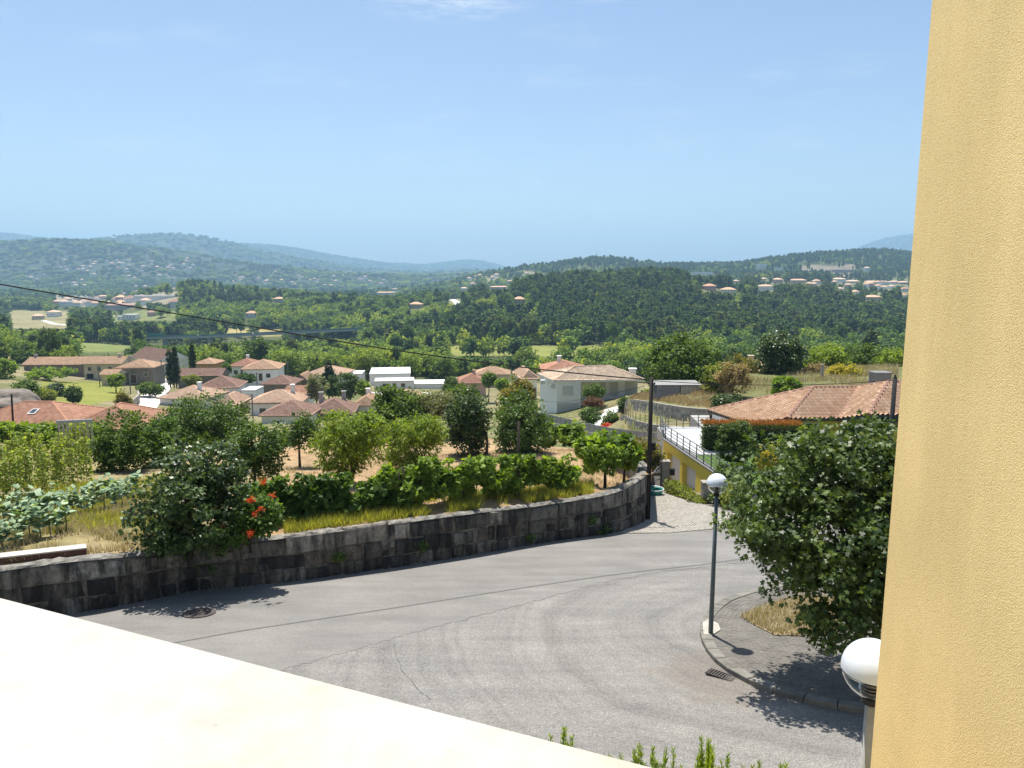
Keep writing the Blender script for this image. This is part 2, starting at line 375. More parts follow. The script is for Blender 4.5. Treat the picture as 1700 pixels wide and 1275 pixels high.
FIELDS = [  # land cover seen in the picture: polygon, distance range, colour, trees allowed
 ([(55, 668), (70, 632), (180, 634), (205, 640), (200, 662), (150, 672)], (120, 225), (.20, .215, .055), 0),
 ([(738, 573), (1010, 574), (1010, 592), (738, 590)], (330, 520), (.19, .205, .06), 0),
 ([(115, 585), (130, 556), (225, 556), (235, 575), (190, 585)], (260, 560), (.15, .18, .06), .06),
 ([(355, 556), (372, 544), (475, 545), (470, 560)], (450, 900), (.30, .26, .12), 0),
 ([(10, 545), (15, 516), (120, 515), (120, 546)], (500, 1250), (.24, .22, .12), .03),
 ([(170, 533), (240, 514), (300, 518), (300, 533)], (500, 1300), (.16, .18, .07), .05),
 ([(335, 498), (350, 462), (440, 468), (475, 490), (450, 505)], (700, 1600), (.15, .15, .065), .12),
 ([(0, 600), (0, 560), (45, 565), (60, 592)], (150, 420), (.27, .22, .12), .1),
 ([(90, 508), (90, 488), (300, 484), (300, 512)], (800, 2200), (.25, .23, .17), .2),
 ([(1330, 458), (1330, 440), (1420, 440), (1420, 458)], (1300, 2200), (.19, .165, .13), .1),
 ([(1130, 500), (1150, 455), (1510, 452), (1510, 505), (1400, 500), (1280, 485)], (850, 1700), (.16, .16, .085), .42),
 ([(590, 500), (640, 478), (700, 480), (690, 498)], (900, 2000), (.22, .2, .12), .3),
 ([(680, 525), (720, 500), (790, 490), (780, 520), (720, 535)], (600, 1300), (.17, .18, .08), .35),
 ([(770, 455), (870, 440), (900, 458), (790, 480)], (1300, 2200), (.2, .19, .12), .45),
 ([(760, 545), (800, 520), (770, 520)], (500, 900), (.3, .24, .14), .2)]
def in_poly(px, py, poly):
    r = np.zeros(px.shape, bool); j = len(poly) - 1
    for i in range(len(poly)):
        xi, yi = poly[i]; xj, yj = poly[j]
        c = ((yi > py) != (yj > py)) & (px < (xj - xi) * (py - yi) / (yj - yi + 1e-9) + xi); r ^= c; j = i
    return r
def cover(x, y, z):
    px, py = proj(x, y, z)
    g = np.clip(.5 + fbm(x / 90, y / 90, 4) * .9, 0, 1)[..., None]
    far = np.clip(.32 + fbm(x / 330 + 5, y / 330 + 5, 4) * 1.1, 0, 1)[..., None]
    c = np.array([.05, .068, .026]) * (1 - g) + np.array([.10, .115, .045]) * g
    c = np.where(y[..., None] > 2600, np.array([.032, .048, .028]) * (1 - far) + np.array([.075, .085, .058]) * far, c)
    mid = (y > 62) & (y < 260); k = np.clip(.5 + fbm(x / 14, y / 14, 4), 0, 1)[..., None]
    c = np.where(mid[..., None], np.array([.25, .215, .14]) * k + np.array([.12, .135, .055]) * (1 - k), c)
    # orchard soil, drier and barer in the middle
    k = np.clip(.5 + fbm(x / 2.2, y / 2.2, 4) * 1.3, 0, 1)[..., None]; soil = np.array([.30, .205, .125]) * k + np.array([.37, .275, .18]) * (1 - k)
    grass = np.array([.19, .175, .08]) * k + np.array([.29, .235, .145]) * (1 - k)
    w = np.clip((-x / y - .36) * 8 + fbm(x / 5, y / 5) * 1.2, 0, 1)[..., None]
    c = np.where((y < 62)[..., None], soil * (1 - w) + grass * w, c)
    ta = np.full(x.shape, 1.0)
    for poly, (y0, y1), col, den in FIELDS:
        m = in_poly(px, py, poly) & (y > y0) & (y < y1)
        vr = (1 + .35 * fbm(x / 25, y / 25, 3))[..., None]
        c = np.where(m[..., None], np.array(col) * vr, c); ta = np.where(m, den, ta)
    return c, ta
acol = np.concatenate([np.linspace(-1.7, -1.0, 14)[:-1], np.linspace(-1.0, -.74, 50)[:-1], np.linspace(-.74, .60, 400), np.linspace(.6, 1, 14)[1:], np.linspace(1, 1.7, 14)[1:]])
y0c = np.where(acol < .194, np.interp(acol, WA, WP[:-3, 1]) + .22, 50.0)
far_rows = np.concatenate([np.exp(np.linspace(math.log(96), math.log(300), 80))[:-1], np.exp(np.linspace(math.log(300), math.log(12500), 200))])
m50 = np.maximum(y0c, 50.)
YY = np.concatenate([y0c[None] + (m50 - y0c)[None] * np.linspace(0, 1, 70)[:-1, None], m50[None] + (95.5 - m50)[None] * np.linspace(0, 1, 150)[:, None], np.repeat(far_rows[:, None], len(acol), 1)]); XX = acol[None] * YY
ZZ = height(XX, YY)
# where the yellow terrace and its house stand, the ground stays under them
ZZ = np.where((XX > 9) & (YY > 44) & (YY < 57.5), np.minimum(ZZ, -13.9), ZZ)
CC, TA = cover(XX, YY, ZZ)
mg, t, b = nodes_of('ground')
at = t.nodes.new('ShaderNodeAttribute'); at.attribute_name = 'cover'
vw = coords(t, 'World'); nf = noise(t, vw, 1.7, 10, .7); nm = noise(t, vw, .11, 6, .6)
c = mix(t, 1, at.outputs['Color'], ramp(t, nf, [(.3, (.62, .6, .55)), (.7, (1.3, 1.28, 1.2))]), 'MULTIPLY')
c = mix(t, 1, c, ramp(t, nm, [(.3, (.8, .85, .8)), (.7, (1.18, 1.12, 1.1))]), 'MULTIPLY')
t.links.new(c, b.inputs['Base Color']); b.inputs['Roughness'].default_value = .95; b.inputs['Specular IOR Level'].default_value = .1
bumpn(t, b, noise(t, vw, 7, 6, .7), .8, .06)
ground = tag(link('ground', grid_mesh('ground', np.stack([XX, YY, ZZ], -1), mg, True, CC)), kind='structure')

# ---------------------------------------------------------------- street
def asphalt(name, base, speck, sscale, patch):
    m, t, b = nodes_of(name)
    v = coords(t, 'World'); vr = coords(t, 'World', (.28, 1.6, 1), (0, 0, R(-19)))
    n1 = noise(t, v, sscale, 2, .8); n2 = noise(t, v, .55, 6, .6); n3 = noise(t, vr, 1.1, 5, .6); n4 = noise(t, v, sscale * .33, 3, .6)
    c = ramp(t, n1, [(.30, tuple(base * (1 - speck) * k for k in (1, .98, .95))), (.52, (base, base * .955, base * .88)), (.75, tuple(base * (1 + speck * 1.5) * k for k in (1.03, 1, .93)))])
    c = mix(t, 1, c, ramp(t, n2, [(.28, (1 - patch,) * 3), (.72, (1 + patch,) * 3)]), 'MULTIPLY')
    c = mix(t, 1, c, ramp(t, n3, [(.28, (.84, .84, .85)), (.72, (1.12, 1.11, 1.09))]), 'MULTIPLY')
    c = mix(t, 1, c, ramp(t, n4, [(.25, (.86, .86, .86)), (.75, (1.12, 1.12, 1.12))]), 'MULTIPLY')
    vo = t.nodes.new('ShaderNodeTexVoronoi'); vo.inputs['Scale'].default_value = sscale * 1.1; t.links.new(v, vo.inputs['Vector'])
    t.links.new(c, b.inputs['Base Color']); b.inputs['Roughness'].default_value = .85; b.inputs['Specular IOR Level'].default_value = .25
    bumpn(t, b, vo.outputs['Distance'], .6, .006)
    return m
def gutter_dirt(m):
    t = m.node_tree; b = t.nodes['Principled BSDF']; base = b.inputs['Base Color'].links[0].from_socket
    d0 = S(1200, 1122); g = t.nodes.new('ShaderNodeNewGeometry'); dv = t.nodes.new('ShaderNodeVectorMath'); dv.operation = 'DISTANCE'; dv.inputs[1].default_value = d0
    t.links.new(g.outputs['Position'], dv.inputs[0]); n_ = noise(t, coords(t, 'World'), 1.6, 6, .65)
    ad = t.nodes.new('ShaderNodeMath'); ad.operation = 'MULTIPLY_ADD'; ad.inputs[1].default_value = -2.6; t.links.new(n_, ad.inputs[0]); t.links.new(dv.outputs['Value'], ad.inputs[2])
    f = ramp(t, ad.outputs[0], [(0, (.32, .32, .32)), (.4, (0, 0, 0))])
    t.links.new(mix(t, f, base, (.13, .098, .072)), b.inputs['Base Color'])
OLD = asphalt('old_asphalt', .19, .45, 34, .12)
gutter_dirt(OLD)
def turning_marks(m):
    t = m.node_tree; b = t.nodes['Principled BSDF']; base = b.inputs['Base Color'].links[0].from_socket
    d0 = S(1330, 1050); g = t.nodes.new('ShaderNodeNewGeometry'); dv = t.nodes.new('ShaderNodeVectorMath'); dv.operation = 'DISTANCE'; dv.inputs[1].default_value = d0
    t.links.new(g.outputs['Position'], dv.inputs[0]); wob = noise(t, coords(t, 'World'), .35, 3, .5)
    ad = t.nodes.new('ShaderNodeMath'); ad.operation = 'MULTIPLY_ADD'; ad.inputs[1].default_value = 1.2; t.links.new(wob, ad.inputs[0]); t.links.new(dv.outputs['Value'], ad.inputs[2])
    cb_ = t.nodes.new('ShaderNodeCombineXYZ'); t.links.new(ad.outputs[0], cb_.inputs[0]); n_ = noise(t, cb_.outputs[0], 1.5, 4, .7)
    t.links.new(mix(t, 1, base, ramp(t, n_, [(.32, (.72, .71, .71)), (.5, (1, 1, 1)), (.7, (1.1, 1.09, 1.07))]), 'MULTIPLY'), b.inputs['Base Color'])
turning_marks(OLD)
NEW = asphalt('newer_asphalt', .184, .24, 50, .12)
xs = np.concatenate([np.linspace(-80, -16, 17)[:-1], np.linspace(-16, 16, 65), np.linspace(16, 80, 17)[1:]]); ys = np.concatenate([np.linspace(-40, 2, 8)[:-1], np.linspace(2, 57, 111)])
gx, gy = np.meshgrid(xs, ys)
gz = -(6.37 + .155 * np.maximum(gy, -3)) + fbm(gx / 4, gy / 4, 2) * .003
road = tag(link('road', grid_mesh('road', np.stack([gx, gy, gz], -1), OLD, True)), kind='structure')
# newer strip of asphalt along the wall
edge = [(-260, 1240), (120, 1190), (330, 1150), (500, 1104), (570, 1084), (640, 1064), (700, 1047), (800, 1021), (900, 995), (1000, 967), (1100, 948), (1200, 938), (1270, 931), (1400, 920), (1560, 912)]
upper = [(-260, 1075), (0, 1042), (125, 1020), (251, 997), (400, 975), (508, 964), (651, 944), (800, 920), (951, 895), (1034, 887), (1110, 885), (1200, 877), (1300, 868), (1400, 862), (1560, 852)]
def strip(up_, lo_, n=90, dz=.02, jag=.0, seed=1):
    rg = random.Random(seed); us = np.linspace(up_[0][0], up_[-1][0], n); V = []
    A = [S(u, np.interp(u, [q[0] for q in up_], [q[1] for q in up_])) for u in us]
    B = [S(u, np.interp(u, [q[0] for q in lo_], [q[1] for q in lo_])) for u in us]
    for k in range(9):
        row = []
        for a, b_ in zip(A, B):
            p = a.lerp(b_, k / 8)
            if k == 8: p.y += rg.uniform(-jag, jag)
            row.append((p.x, p.y, zs(p.y) + dz + (.0 if k else -.0)))
        V.append(row)
    return np.array(V)
V = strip(upper, edge, 420, .007, .09)
lane = link('resurfaced_lane', grid_mesh('resurfaced_lane', V, NEW, True), road)
seam = [(-200, 1142), (300, 1066), (400, 1048), (640, 1012), (870, 976), (1000, 957), (1090, 946), (1165, 938), (1240, 927), (1400, 905)]
TAR = M('tar_seam', (.115, .112, .105), (.085, .083, .078), 5, .85)
V = strip([(u, y_ - .75) for u, y_ in seam], [(u, y_ + .75) for u, y_ in seam], 120, .012)
link('tar_seam', grid_mesh('tar_seam', V, TAR, False), road)
for pts in ([(1022, 905), (1060, 921), (1098, 938)], [(1085, 921), (1110, 933), (1125, 945)], [(652, 1060), (657, 1085), (668, 1115), (700, 1150), (720, 1165)], [(445, 1010), (470, 1000), (480, 985)]):
    mb = MB(); rg = random.Random(len(pts) + int(pts[0][0])); q = []
    for i in range(len(pts) - 1):
        for k in range(6): f_ = k / 6; q.append(S(pts[i][0] * (1 - f_) + pts[i + 1][0] * f_ + rg.uniform(-1.5, 1.5), pts[i][1] * (1 - f_) + pts[i + 1][1] * f_ + rg.uniform(-.8, .8)))
    for i in range(len(q) - 1):
        n_ = Vector((-(q[i + 1] - q[i]).y, (q[i + 1] - q[i]).x, 0)).normalized() * rg.uniform(.002, .006)
        mb.poly([(p.x, p.y, zs(p.y) + .013) for p in (q[i] - n_, q[i + 1] - n_, q[i + 1] + n_, q[i] + n_)])
    mb.build('crack', TAR, road)
IRON = M('cast_iron', (.10, .085, .075), (.05, .043, .04), 20, .75, .4, 60)
SL = math.atan(.155)
def on_street(o, p): o.location = p; o.rotation_euler = (-SL, 0, 0)
mc = thing('manhole_cover', 'round cast iron manhole cover set in the asphalt by the stone wall', 'manhole cover'); on_street(mc, S(331, 1019, .024))
mb = MB().lathe([(.43, 0), (.43, .012), (.36, .012), (.36, .004), (.34, .004), (.34, .010), (0.001, .010)], 28); mb.build('frame', IRON, mc)
for i in range(-3, 4):
    for j in range(-3, 4):
        if i * i + j * j < 11: MB().box(i * .09 - .03, i * .09 + .03, j * .09 - .03, j * .09 + .03, .009, .016).build('stud', IRON, mc)

# ---------------------------------------------------------------- pavement island with kerb
KERB = [(1330, 968), (1256, 981), (1223, 990), (1191, 1003), (1165, 1029), (1160, 1050), (1165, 1069), (1176, 1089), (1197, 1110), (1224, 1127), (1253, 1141), (1282, 1152), (1318, 1163), (1353, 1171), (1400, 1180), (1436, 1186), (1520, 1200), (1640, 1215)]
kp = [S(*q) for q in KERB]
def resample(pts, step):
    pts = [Vector(p) for p in pts]; L_ = [0]
    for i in range(1, len(pts)): L_.append(L_[-1] + (pts[i] - pts[i - 1]).length)
    n = max(1, int(L_[-1] / step)); r = []
    for k in range(n + 1):
        s = L_[-1] * k / n; i = min(max(np.searchsorted(L_, s) - 1, 0), len(pts) - 2); f_ = (s - L_[i]) / max(L_[i + 1] - L_[i], 1e-6)
        r.append(pts[i].lerp(pts[i + 1], f_))
    return r
def smooth_path(pts, it=2):
    pts = [Vector(p) for p in pts]
    for _ in range(it):
        q = [pts[0]]
        for i in range(len(pts) - 1): q += [pts[i].lerp(pts[i + 1], .25), pts[i].lerp(pts[i + 1], .75)]
        pts = q + [pts[-1]]
    return pts
kps = resample(smooth_path(kp), .08)
def inset(pts, d):
    r = []
    for i, p in enumerate(pts):
        tg = (pts[min(i + 1, len(pts) - 1)] - pts[max(i - 1, 0)]); nrm = Vector((-tg.y, tg.x, 0)).normalized()
        r.append(p + nrm * d)
    return r
SLAB = M('pavement_concrete', (.17, .158, .138), (.10, .094, .083), 1.2, .9, .5, 50)
KST = M('kerb_stone', (.20, .19, .165), (.125, .118, .10), 4, .9, .5, 70, rand=.15)
PAV = M('paver_concrete', (.165, .152, .132), (.095, .088, .078), 2.5, .9, .5, 70)
KH = .11
core = inset(kps, .20)
mb = MB(); cpts = [(p.x, p.y) for p in core] + [(16, core[-1].y), (16, core[0].y)]
mb.prism(cpts, lambda x, y: zs(y) - .3, lambda x, y: zs(y) + KH - .025)
side = tag(mb.build('pavement', SLAB), kind='structure')
ks2 = resample(kps, .62); ins = inset(ks2, .27)
for i in range(len(ks2) - 1):
    a0, a1, b1, b0 = ks2[i], ks2[i + 1], ins[i + 1], ins[i]; rg = random.Random(i); e = (a1 - a0).normalized() * .008; hh = KH + rg.uniform(-.006, .006); ch = Vector((0, 0, 0))
    o4 = [a0 + e, a1 - e, b1 - e, b0 + e]; cen = (a0 + a1 + b0 + b1) / 4
    lo = [Vector((p.x, p.y, zs(p.y) - .1)) for p in o4]; md = [Vector((p.x, p.y, zs(p.y) + hh - .02)) for p in o4]
    tp = [Vector((p.x, p.y, zs(p.y) + hh)) for p in [q.lerp(cen, .045) for q in o4]]
    m_ = MB(); m_.add(lo + md + tp, [(0, 1, 5, 4), (1, 2, 6, 5), (2, 3, 7, 6), (3, 0, 4, 7), (4, 5, 9, 8), (5, 6, 10, 9), (6, 7, 11, 10), (7, 4, 8, 11), (8, 9, 10, 11)])
    m_.build('kerb_stone', KST, side)
# rows of small pavers that follow the kerb
mb = MB(); rg = random.Random(4)
for r_ in range(20):
    q = resample(inset(kps, .285 + r_ * .125), .225); 
    if len(q) < 3: continue
    q2 = inset(q, .115)
    for i in range(len(q) - 1):
        if q[i].x > 11 or (q[i + 1] - q[i]).length < .1 or (q2[i + 1] - q2[i]).length < .06: continue
        e = (q[i + 1] - q[i]).normalized() * .004; dz = KH - .02 + rg.uniform(-.004, .003)
        pp = [q[i] + e, q[i + 1] - e, q2[i + 1] - e, q2[i] + e]; c_ = (pp[0] + pp[2]) / 2
        top = [p.lerp(c_, .035) for p in pp]
        mb.add([(p.x, p.y, zs(p.y) + dz - .006) for p in pp] + [(p.x, p.y, zs(p.y) + dz) for p in top], [(4, 5, 6, 7), (0, 1, 5, 4), (1, 2, 6, 5), (2, 3, 7, 6), (3, 0, 4, 7)])
tag(mb.build('paver_rows', PAV, side), kind='stuff')
# concrete footing patch round the lamp, gutter grate
CONC = M('pale_concrete', (.42, .40, .35), (.28, .26, .22), 5, .9, .4, 60)
mb = MB(); q = [S(x, y) for x, y in ((1166, 1040), (1176, 1034), (1192, 1042), (1196, 1052), (1184, 1060), (1168, 1060))]
mb.prism([(p.x, p.y) for p in q][::-1], lambda x, y: zs(y), lambda x, y: zs(y) + KH + .006); mb.build('lamp_footing', CONC, side)
gr = thing('drain_grate', 'rusty slotted drain grate in the gutter beside the kerb', 'drain grate'); on_street(gr, S(1197, 1122, .004)); gr.rotation_euler = (-SL, 0, R(-38))
MB().box(-.3, .3, -.17, -.14, 0, .03).box(-.3, .3, .14, .17, 0, .03).box(-.3, -.27, -.14, .14, 0, .03).box(.27, .3, -.14, .14, 0, .03).build('frame', IRON, gr)
MB().box(-.27, .27, -.14, .14, 0, .006).build('pit', M('pit_dark', (.012, .011, .01)), gr)
for i in range(9): MB().box(-.255 + i * .06, -.225 + i * .06, -.139, .139, .007, .027).build('bar', IRON, gr)

# ---------------------------------------------------------------- cobbled driveway
DRV = [(1030, 886), (1074, 858), (1074, 828), (1082, 818), (1101, 812), (1112, 816), (1140, 826), (1170, 840), (1230, 858), (1300, 862), (1300, 868), (1200, 877.5), (1110, 885.5)]
dp = [S(*q) for q in DRV]
mb = MB(); mb.prism([(p.x, p.y) for p in dp][::-1], lambda x, y: zs(y) - .1, lambda x, y: zs(y) + .03)
CBB = M('cobble_bed', (.26, .245, .215), (.20, .19, .165), 3, .95)
drive = tag(mb.build('driveway', CBB), kind='structure')
mb = MB(); rg = random.Random(8); py2 = np.array([p.y for p in dp]); px2 = np.array([p.x for p in dp]); poly = [(p.x, p.y) for p in dp]
yy = py2.min(); k = 0
while yy < py2.max():
    xx = px2.min() + (k % 2) * .07; k += 1
    while xx < px2.max():
        if in_poly(np.array([xx]), np.array([yy]), poly)[0]:
            a_ = .056 + rg.uniform(-.006, .004); jx, jy = rg.uniform(-.008, .008), rg.uniform(-.008, .008); h_ = .048 + rg.uniform(-.007, .007)
            c4 = [(xx + jx - a_, yy + jy - a_), (xx + jx + a_, yy + jy - a_), (xx + jx + a_, yy + jy + a_), (xx + jx - a_, yy + jy + a_)]
            c5 = [(xx + jx + (x - xx - jx) * .72, yy + jy + (y - yy - jy) * .72) for x, y in c4]
            mb.add([(x, y, zs(y) + .028) for x, y in c4] + [(x, y, zs(y) + h_) for x, y in c5], [(4, 5, 6, 7), (0, 1, 5, 4), (1, 2, 6, 5), (2, 3, 7, 6), (3, 0, 4, 7)])
        xx += .128
    yy += .128
tag(mb.build('cobbles', M('cobble_granite', (.40, .37, .32), (.26, .245, .21), 6, .9, .4, 60), drive), kind='stuff')
dc = thing('drain_cover', 'square metal drain cover in the cobbled driveway', 'drain cover'); on_street(dc, S(1153, 834, .055))
MB().box(-.42, .42, -.3, .3, -.05, 0).build('frame', IRON, dc); MB().box(-.38, .38, -.26, .26, 0, .008).build('lid', IRON, dc)

def wall_y(px):
    return float(np.interp((px - 850) / 1180., WA, WP[:-3, 1]))
# ================================================================== the building the picture is taken from
m, t, b = nodes_of('yellow_stucco')
v = coords(t, 'World'); vst = coords(t, 'World', (1, 1, .12))
n1 = noise(t, v, 520, 2, .65); n2 = noise(t, vst, 11, 6, .65); n3 = noise(t, v, 3.5, 6, .6)
c = ramp(t, n1, [(.33, (.74, .52, .215)), (.5, (.88, .665, .31)), (.72, (.96, .77, .41))])
c = mix(t, 1, c, ramp(t, n2, [(.3, (.93, .92, .90)), (.7, (1.03, 1.03, 1.03))]), 'MULTIPLY')
c = mix(t, 1, c, ramp(t, n3, [(.3, (.90, .90, .88)), (.7, (1.06, 1.05, 1.05))]), 'MULTIPLY')
t.links.new(c, b.inputs['Base Color']); b.inputs['Roughness'].default_value = .9; b.inputs['Specular IOR Level'].default_value = .15
bumpn(t, b, n1, .75, .0018)
STUC = m
m, t, b = nodes_of('cream_marble')
v = coords(t, 'World'); n0 = noise(t, v, 3, 6, .6); n1 = noise(t, v, 7, 9, .7); n2 = noise(t, v, 55, 5, .7)
c = ramp(t, n1, [(.30, (.33, .315, .275)), (.5, (.39, .378, .348)), (.7, (.43, .42, .40))])
c = mix(t, 1, c, ramp(t, n0, [(.35, (1, .95, .88)), (.6, (1, 1, 1))]), 'MULTIPLY')
c = mix(t, 1, c, ramp(t, n2, [(.26, (.55, .5, .42)), (.34, (1, 1, 1))]), 'MULTIPLY')
t.links.new(c, b.inputs['Base Color']); b.inputs['Roughness'].default_value = .45; b.inputs['Specular IOR Level'].default_value = .4
MARB = m
bld = thing('apartment_building', 'yellow stucco house wall with cream marble balcony parapet in the foreground', 'building', (0, 0, zs(0)))
zb = -zs(0)
cz, cx_, cy_ = 0, .62, .62 / .5324
# wing wall whose corner closes the picture on the right
cor = Vector((cx_, cy_)); fdir = Vector((-.15, -1)).normalized()
q = [cor, cor + Vector((7, .35)), cor + Vector((7, -6)), cor + fdir * 6]
MB().prism([(p.x, p.y) for p in q][::-1], -2, zb + 4.6).build('wing_wall', STUC, bld)
e0, e1 = Vector((-.7956, 1.0863)), Vector((.1532, .6848)); ed = (e1 - e0).normalized(); en = Vector((-.39, -.921)).normalized()
A, B = e0 - ed * 3.2, e0 + ed * 1.52
TOP = zb - .5
q = [A, B, B + en * .42, A + en * .42]
mb = MB(); zt, zl = TOP, TOP - .03; bv = .004
mb.prism([(p.x, p.y) for p in q][::-1], zl, zt - bv); 
qi = [A + ed * bv + en * bv, B - ed * bv + en * bv, B - ed * bv + en * (.42 - bv), A + ed * bv + en * (.42 - bv)]
mb.add([(p.x, p.y, zt - bv) for p in q] + [(p.x, p.y, zt) for p in qi], [(7, 6, 5, 4)] + [((i + 1) % 4, i, 4 + i, 4 + (i + 1) % 4) for i in range(4)])
mb.build('marble_coping', MARB, bld)
q = [A + en * .04, B + en * .04, B + en * .38, A + en * .38]
MB().prism([(p.x, p.y) for p in q][::-1], -2, TOP - .032).build('parapet_wall', STUC, bld)
q = [A + en * .385, B + en * .385, B + en * 3, A + en * 3]
MB().prism([(p.x, p.y) for p in q][::-1], TOP - 1.3, TOP - 1.05).build('balcony_floor', M('floor_tile', (.45, .38, .3)), bld)

# ================================================================== granite retaining wall with its stones
m, t, b = nodes_of('old_granite')
v = coords(t, 'World', (1, 1, 1)); vst = coords(t, 'World', (2.2, 2.2, .5)); oi = t.nodes.new('ShaderNodeObjectInfo')
n1 = noise(t, v, 7, 8, .7); n2 = noise(t, vst, 1.0, 6, .65); n3 = noise(t, v, 45, 4, .7)
c = ramp(t, oi.outputs['Random'], [(0, (.055, .052, .05)), (.3, (.12, .112, .10)), (.55, (.16, .148, .125)), (.75, (.20, .17, .135)), (.9, (.26, .25, .22)), (1, (.34, .33, .30))])
c = mix(t, 1, c, ramp(t, n1, [(.3, (.5, .5, .52)), (.7, (1.4, 1.36, 1.28))]), 'MULTIPLY')
c = mix(t, ramp(t, n2, [(.40, (.88, .88, .88)), (.58, (0, 0, 0))]), c, (.024, .023, .022))
c = mix(t, 1, c, ramp(t, n3, [(.25, (.65, .65, .65)), (.75, (1.3, 1.3, 1.3))]), 'MULTIPLY')
t.links.new(c, b.inputs['Base Color']); b.inputs['Roughness'].default_value = .95; b.inputs['Specular IOR Level'].default_value = .12
bumpn(t, b, noise(t, v, 22, 7, .75), 1.0, .06)
GRAN = m
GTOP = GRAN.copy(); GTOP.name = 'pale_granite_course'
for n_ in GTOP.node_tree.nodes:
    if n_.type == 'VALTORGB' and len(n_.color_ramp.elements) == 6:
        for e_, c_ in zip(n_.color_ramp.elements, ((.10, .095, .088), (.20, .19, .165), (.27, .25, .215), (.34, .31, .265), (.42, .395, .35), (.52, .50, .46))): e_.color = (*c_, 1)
MORT = M('lime_mortar', (.20, .18, .145), (.05, .046, .04), 5, .95, .8, 40, .02)
wall = thing('stone_wall', 'dark weathered granite retaining wall along the road below the orchard', 'wall')
wpts = [Vector((x, y, 0)) for x, y, _, _ in wpath]
Lw = [0]
for i in range(1, len(wpts)): Lw.append(Lw[-1] + (wpts[i] - wpts[i - 1]).length)
spl = smooth_path(wpts, 2); Ls = [0]
for i in range(1, len(spl)): Ls.append(Ls[-1] + (spl[i] - spl[i - 1]).length)
Ltot = Ls[-1]; sc_ = Lw[-1] / Ltot
def wpt(s):
    s = min(max(s, 0), Ltot); i = min(max(int(np.searchsorted(Ls, s)) - 1, 0), len(spl) - 2); f_ = (s - Ls[i]) / max(Ls[i + 1] - Ls[i], 1e-6)
    p = spl[i].lerp(spl[i + 1], f_); tg = (spl[min(i + 2, len(spl) - 1)] - spl[max(i - 1, 0)]).normalized(); nb = Vector((-tg.y, tg.x, 0))   # nb points behind the wall
    zt = float(np.interp(s * sc_, Lw, WP[:, 3])); return p, nb, zs(p.y), zt
mb = MB(); n = 150; vs_ = []
for k in range(n + 1):
    p, nb, z0, z1 = wpt(Ltot * k / n); wv = .02 * math.sin(k * 1.3)
    a_, b_ = p + nb * .07, p + nb * (.50 + wv)
    vs_ += [(a_.x, a_.y, z0 - .2), (a_.x, a_.y, z1 - .06), (b_.x, b_.y, z1 - .06), (b_.x, b_.y, z0 - .2)]
mb.add(vs_, [(4 * k + j, 4 * k + 4 + j, 4 * k + 4 + (j + 1) % 4, 4 * k + (j + 1) % 4) for k in range(n) for j in range(4)] + [(0, 1, 2, 3), (4 * n + 3, 4 * n + 2, 4 * n + 1, 4 * n)])
mb.build('mortar_core', MORT, wall)
# rough cement bed on the wall head
mb = MB(); rg = random.Random(2); n = 230; vs_ = []
for k in range(n + 1):
    p, nb, z0, z1 = wpt(Ltot * k / n); o_ = [(.0, -.065), (.04 + rg.uniform(-.03, .05), rg.uniform(-.06, .0)), (.14, rg.uniform(-.03, .02)), (.26 + rg.uniform(-.05, .10), rg.uniform(-.02, .01)), (.42, -.07)]
    for d_, h_ in o_: r_ = p + nb * d_; vs_.append((r_.x, r_.y, z1 + h_))
mb.add(vs_, [(5 * k + j, 5 * k + 5 + j, 5 * k + 6 + j, 5 * k + 1 + j) for k in range(n) for j in range(4)])
mb.build('cement_head', M('cement_head', (.30, .285, .25), (.07, .066, .058), 3.5, .95, .8, 40, .02), wall)
rg = random.Random(21)
def stone_at(s0, s1, f0, f1, pr):
    V_ = []
    pm, nm, zm0, zm1 = wpt((s0 + s1) / 2); hh = (zm1 - zm0)
    off_ = rg.uniform(-.035, .03)
    js = lambda: rg.uniform(-.055, .055)
    quad = [(s0 + js(), f0 + js() * .5), (s1 + js(), f0 + js() * .5), (s1 + js(), f1 + js() * .5), (s0 + js(), f1 + js() * .5)]
    for lay, (dep, shr) in enumerate(((.14, 0), (.0, 0), (-pr, .10))):
        cs_, cf_ = (s0 + s1) / 2, (f0 + f1) / 2
        for s_, f_ in quad:
            sh = min(shr * (s1 - s0), .045) if lay == 2 else 0; shf = .03 if lay == 2 else 0
            ss = s_ + (sh if s_ < cs_ else -sh); ff = f_ + (shf if f_ < cf_ else -shf)
            p, nb, z0, z1 = wpt(ss); q_ = p + nb * (dep + .05 + off_ + rg.uniform(-.014, .014)); V_.append((q_.x, q_.y, z0 - .05 + (z1 - z0 - .0) * ff))
    m_ = MB(); m_.add(V_, [(0, 1, 5, 4), (1, 2, 6, 5), (2, 3, 7, 6), (3, 0, 4, 7), (4, 5, 9, 8), (5, 6, 10, 9), (6, 7, 11, 10), (7, 4, 8, 11), (8, 9, 10, 11)])
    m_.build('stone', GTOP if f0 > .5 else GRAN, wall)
s_vis0 = 0
for row, (f0, f1, l0, l1, pr) in enumerate(((.64, .99, .6, 1.75, .05), (.31, .615, .35, 1.15, .045), (.02, .285, .22, .8, .05))):
    s = rg.uniform(0, .3)
    while s < Ltot - .5:
        l_ = rg.uniform(l0, l1)
        if row == 1 and rg.random() < .22:
            stone_at(s + .02, s + l_ * .55, f0 + .0, (f0 + f1) / 2 - .01, pr); stone_at(s + .03, s + l_ * .6, (f0 + f1) / 2 + .01, f1, pr); l_ *= .62
        else: stone_at(s + .024, min(s + l_, Ltot) - .024, f0 + rg.uniform(-.02, .01), f1 + (rg.uniform(-.03, .03) if row else rg.uniform(-.05, .035)), pr)
        s += l_
